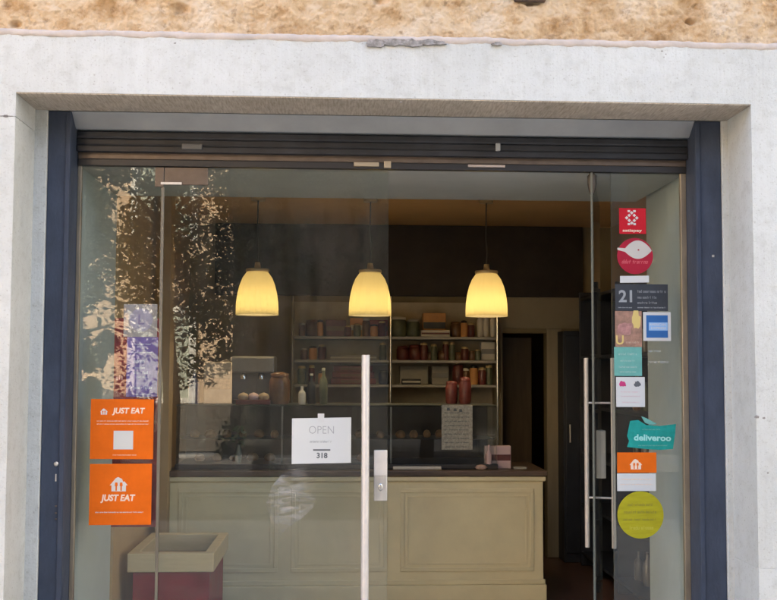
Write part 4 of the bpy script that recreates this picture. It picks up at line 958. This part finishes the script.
# ------------------------------------------------------------------ across the street (seen in the glass)
def opposite(name, x0, x1, y, h, wall, trim, label, floors, cols_, fx=None):
    t = empty(name, ((x0+x1)/2, y, 0), label, 'building')
    MB().box(x0, x1, y-8, y, -.1, h).build('wall', wall, t)
    MB().box(x0-.1, x1+.1, y-8.1, y+.35, h+.001, h+.35, .03).build('cornice', trim, t)
    MB().box(x0-.02, x1+.02, y+.001, y+.08, -.1, .9, .01).build('plinth', M['trimdark'], t)
    for f in range(floors):
        for k in range(cols_):
            cx = x0+(x1-x0)*(k+.5)/cols_; z0 = 1.0+f*3.4; wv, hv = .55, 1.75
            fr_ = MB(); fr_.box(cx-wv-.15, cx+wv+.15, y+.001, y+.07, z0-.12, z0, .01); fr_.box(cx-wv-.15, cx-wv, y+.001, y+.06, z0+.001, z0+hv, .01)
            fr_.box(cx+wv, cx+wv+.15, y+.001, y+.06, z0+.001, z0+hv, .01); fr_.box(cx-wv-.2, cx+wv+.2, y+.001, y+.08, z0+hv+.001, z0+hv+.16, .01)
            w1 = fr_.build('window', trim, t)
            MB().box(cx-wv, cx+wv, y+.002, y+.012, z0+.001, z0+hv).build('shutter' if wall == M['ochre'] else 'window_pane', M['louvre'] if wall == M['ochre'] else M['winglass'], w1)
    return t
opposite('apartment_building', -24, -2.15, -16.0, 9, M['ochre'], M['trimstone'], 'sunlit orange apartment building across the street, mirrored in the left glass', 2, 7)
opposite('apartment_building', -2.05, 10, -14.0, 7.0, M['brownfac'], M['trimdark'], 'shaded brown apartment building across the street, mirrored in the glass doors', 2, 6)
def tree(x, y, h, cr, cz, n, seed, label):
    r = random.Random(seed); t = empty('street_tree', (x, y, 0), label, 'tree')
    tr = MB(); tr.tube([(x, y, -.12), (x+.05, y, 1.2), (x-.03, y+.05, 2.4), (x, y, h*.8)], .14, 10, .04)
    for k in range(9):
        an = r.uniform(0, 6.28); z0 = r.uniform(1.7, h*.6); L = r.uniform(.7, 1.2)*cr
        tr.tube([(x, y, z0), (x+math.cos(an)*L*.5, y+math.sin(an)*L*.5, z0+.3*L), (x+math.cos(an)*L, y+math.sin(an)*L, z0+.45*L)], .05, 6, .012)
    tr.build('trunk', M['bark'], t)
    cl = [(x+r.gauss(0, .5)*cr, y+r.gauss(0, .5)*cr, cz+r.gauss(0, .5)*(h-cz), r.uniform(.16, .42)*cr) for _ in range(120)]
    b = MB()
    for k in range(n):
        c = cl[r.randrange(len(cl))]; d = Vector((r.gauss(0, 1), r.gauss(0, 1), r.gauss(0, 1))).normalized()*c[3]*r.random()**.4
        p = Vector(c[:3])+d; u = Vector((r.gauss(0, 1), r.gauss(0, 1), r.gauss(0, .6))).normalized(); w = u.cross(Vector((r.gauss(0, 1), r.gauss(0, 1), r.gauss(0, 1)))).normalized()
        s = r.uniform(.028, .052); b.add([p-u*s, p+w*s*.5, p+u*s, p-w*s*.5], [(0, 1, 2, 3)])
    b.build('crown', M['leaf'], t)
    return t
eb = empty('bounce_building', (12.5, -4.5, 0), 'unseen cream house added to bounce sunlight onto the doorway, beyond the shop', 'building')  # added pale house outside the view, reflects sunlight onto reveals and soffit
MB().box(12, 18, -11, -.8, -.1, 12).build('wall', mat('bounce_house_render', (.66, .60, .48), .85, var=.06, vscale=.8), eb)
MB().box(11.7, 18.3, -11.3, -.5, 12.001, 12.3, .03).build('cornice', M['trimstone'], eb)
for f in range(3):
    for k in range(4):
        y = -10+k*2.6; z0 = 1.0+f*3.5
        f_ = MB().box(11.93, 11.999, y-.6, y+.6, z0-.1, z0+1.9, .01).build('window', M['trimstone'], eb)
        MB().box(11.915, 11.929, y-.45, y+.45, z0+.05, z0+1.75).build('window_pane', M['winglass'], f_)
tree(-2.15, -7.6, 5.3, 1.15, 3.2, 12500, 5, 'thin leafy street tree on the kerb, mirrored in the left glass')
tree(-1.25, -10.8, 6.6, 1.0, 3.7, 16000, 14, 'leafy street tree added to soften the mirrored left edge of the brown building')  # crown added to break up the hard reflected edge of the sunlit wall
tree(-3.52, -7.7, 6.2, 0.72, 2.5, 46000, 9, 'dense leafy street tree added to block bright reflections left of the thinner one')  # added to hide the sunlit wall from the far left glass
tree(1.6, -9.5, 8.0, 2.4, 5.0, 12000, 8, 'dark broad street tree before the brown building, mirrored in the glass')
# parked car
def car(x, y, label):
    t = empty('parked_car', (x, y, -.12), label, 'car'); g = -.12
    prof = [(-2.05, .28), (-2.08, .62), (-1.95, .80), (-1.05, .92), (.95, .96), (1.75, .90), (2.02, .78), (2.08, .50), (2.0, .28)]
    b = MB(); b.prism([(x+p, g+q) for p, q in prof], y-.84, y+.84); b.build('body', M['carwhite'], t)
    gh = [(-1.02, .925), (-.35, 1.40), (.75, 1.46), (1.45, 1.30), (1.72, .915)]
    MB().prism([(x+p, g+q) for p, q in gh], y-.70, y+.70).build('cabin', M['carwhite'], t)
    for s in (-1, 1):
        ya, yb = (y+.701, y+.708) if s > 0 else (y-.708, y-.701)
        MB().prism([(x+p, g+q) for p, q in ((-.82, .98), (-.30, 1.34), (.18, 1.38), (.18, .98))], ya, yb).build('window', M['winglass'], t)
        MB().prism([(x+p, g+q) for p, q in ((.26, .98), (.26, 1.38), (.72, 1.40), (1.30, 1.26), (1.40, .98))], ya, yb).build('window', M['winglass'], t)
        for wx in (-1.3, 1.3):
            w = MB().lathe([(.18, -.10), (.31, -.10), (.32, -.06), (.32, .06), (.31, .10), (.18, .10)], (0, 0, 0), 24); w.v = [Vector((v.x+x+wx, v.z+y+s*.78, v.y+g+.32)) for v in w.v]
            wo = w.build('wheel', M['tyre'], t)
            q = MB().lathe([(.02, -.02), (.17, -.03), (.18, .0)], (0, 0, 0), 20); q.v = [Vector((v.x+x+wx, y+s*(.885-v.z*.2), v.y+g+.32)) for v in q.v]; q.build('rim', M['tyre'], wo)
        MB().box(x-2.10, x-1.93, y+s*.62-.14, y+s*.62+.14, g+.62, g+.76, .02).build('headlight', M['lampglass'], t)
    return t
car(-4.8, -10.6, 'pale parked car under the street trees, mirrored in the left glass')

# ------------------------------------------------------------------ light
world = bpy.data.worlds.new('World'); sc.world = world; world.use_nodes = True
nt = world.node_tree; bg = nt.nodes['Background']
sky = nt.nodes.new('ShaderNodeTexSky'); sky.sky_type = 'NISHITA'; sky.sun_disc = False
SUN_EL, SUN_AZ = R(31), math.atan2(-.55, .83)       # azimuth measured from +Y towards +X
sky.sun_elevation = SUN_EL; sky.sun_rotation = SUN_AZ
sky.air_density = 0.75; sky.dust_density = 4.0; sky.ozone_density = 0.3
hs = nt.nodes.new('ShaderNodeHueSaturation'); hs.inputs['Saturation'].default_value = 0.82
nt.links.new(sky.outputs['Color'], hs.inputs['Color']); nt.links.new(hs.outputs['Color'], bg.inputs['Color']); bg.inputs['Strength'].default_value = 0.15
sd = bpy.data.lights.new('sun', 'SUN'); sd.energy = 4.5; sd.angle = R(.5); sd.color = (1, .93, .82)
so = bpy.data.objects.new('sun', sd); col.objects.link(so)
dv = Vector((math.sin(SUN_AZ)*math.cos(SUN_EL), math.cos(SUN_AZ)*math.cos(SUN_EL), math.sin(SUN_EL)))
so.rotation_euler = dv.to_track_quat('Z', 'Y').to_euler(); so.location = (0, 0, 30)

vs_ = sc.view_settings; vs_.view_transform = 'Standard'; vs_.look = 'None'; vs_.gamma = 1; vs_.use_curve_mapping = False
vs_.exposure = 2.96
sc.render.engine = 'CYCLES'
cy_ = sc.cycles; cy_.max_bounces = 10; cy_.diffuse_bounces = 5; cy_.glossy_bounces = 4; cy_.transmission_bounces = 6; cy_.transparent_max_bounces = 24
cy_.use_denoising = True; cy_.sample_clamp_indirect = 6.0; cy_.caustics_reflective = False; cy_.caustics_refractive = False
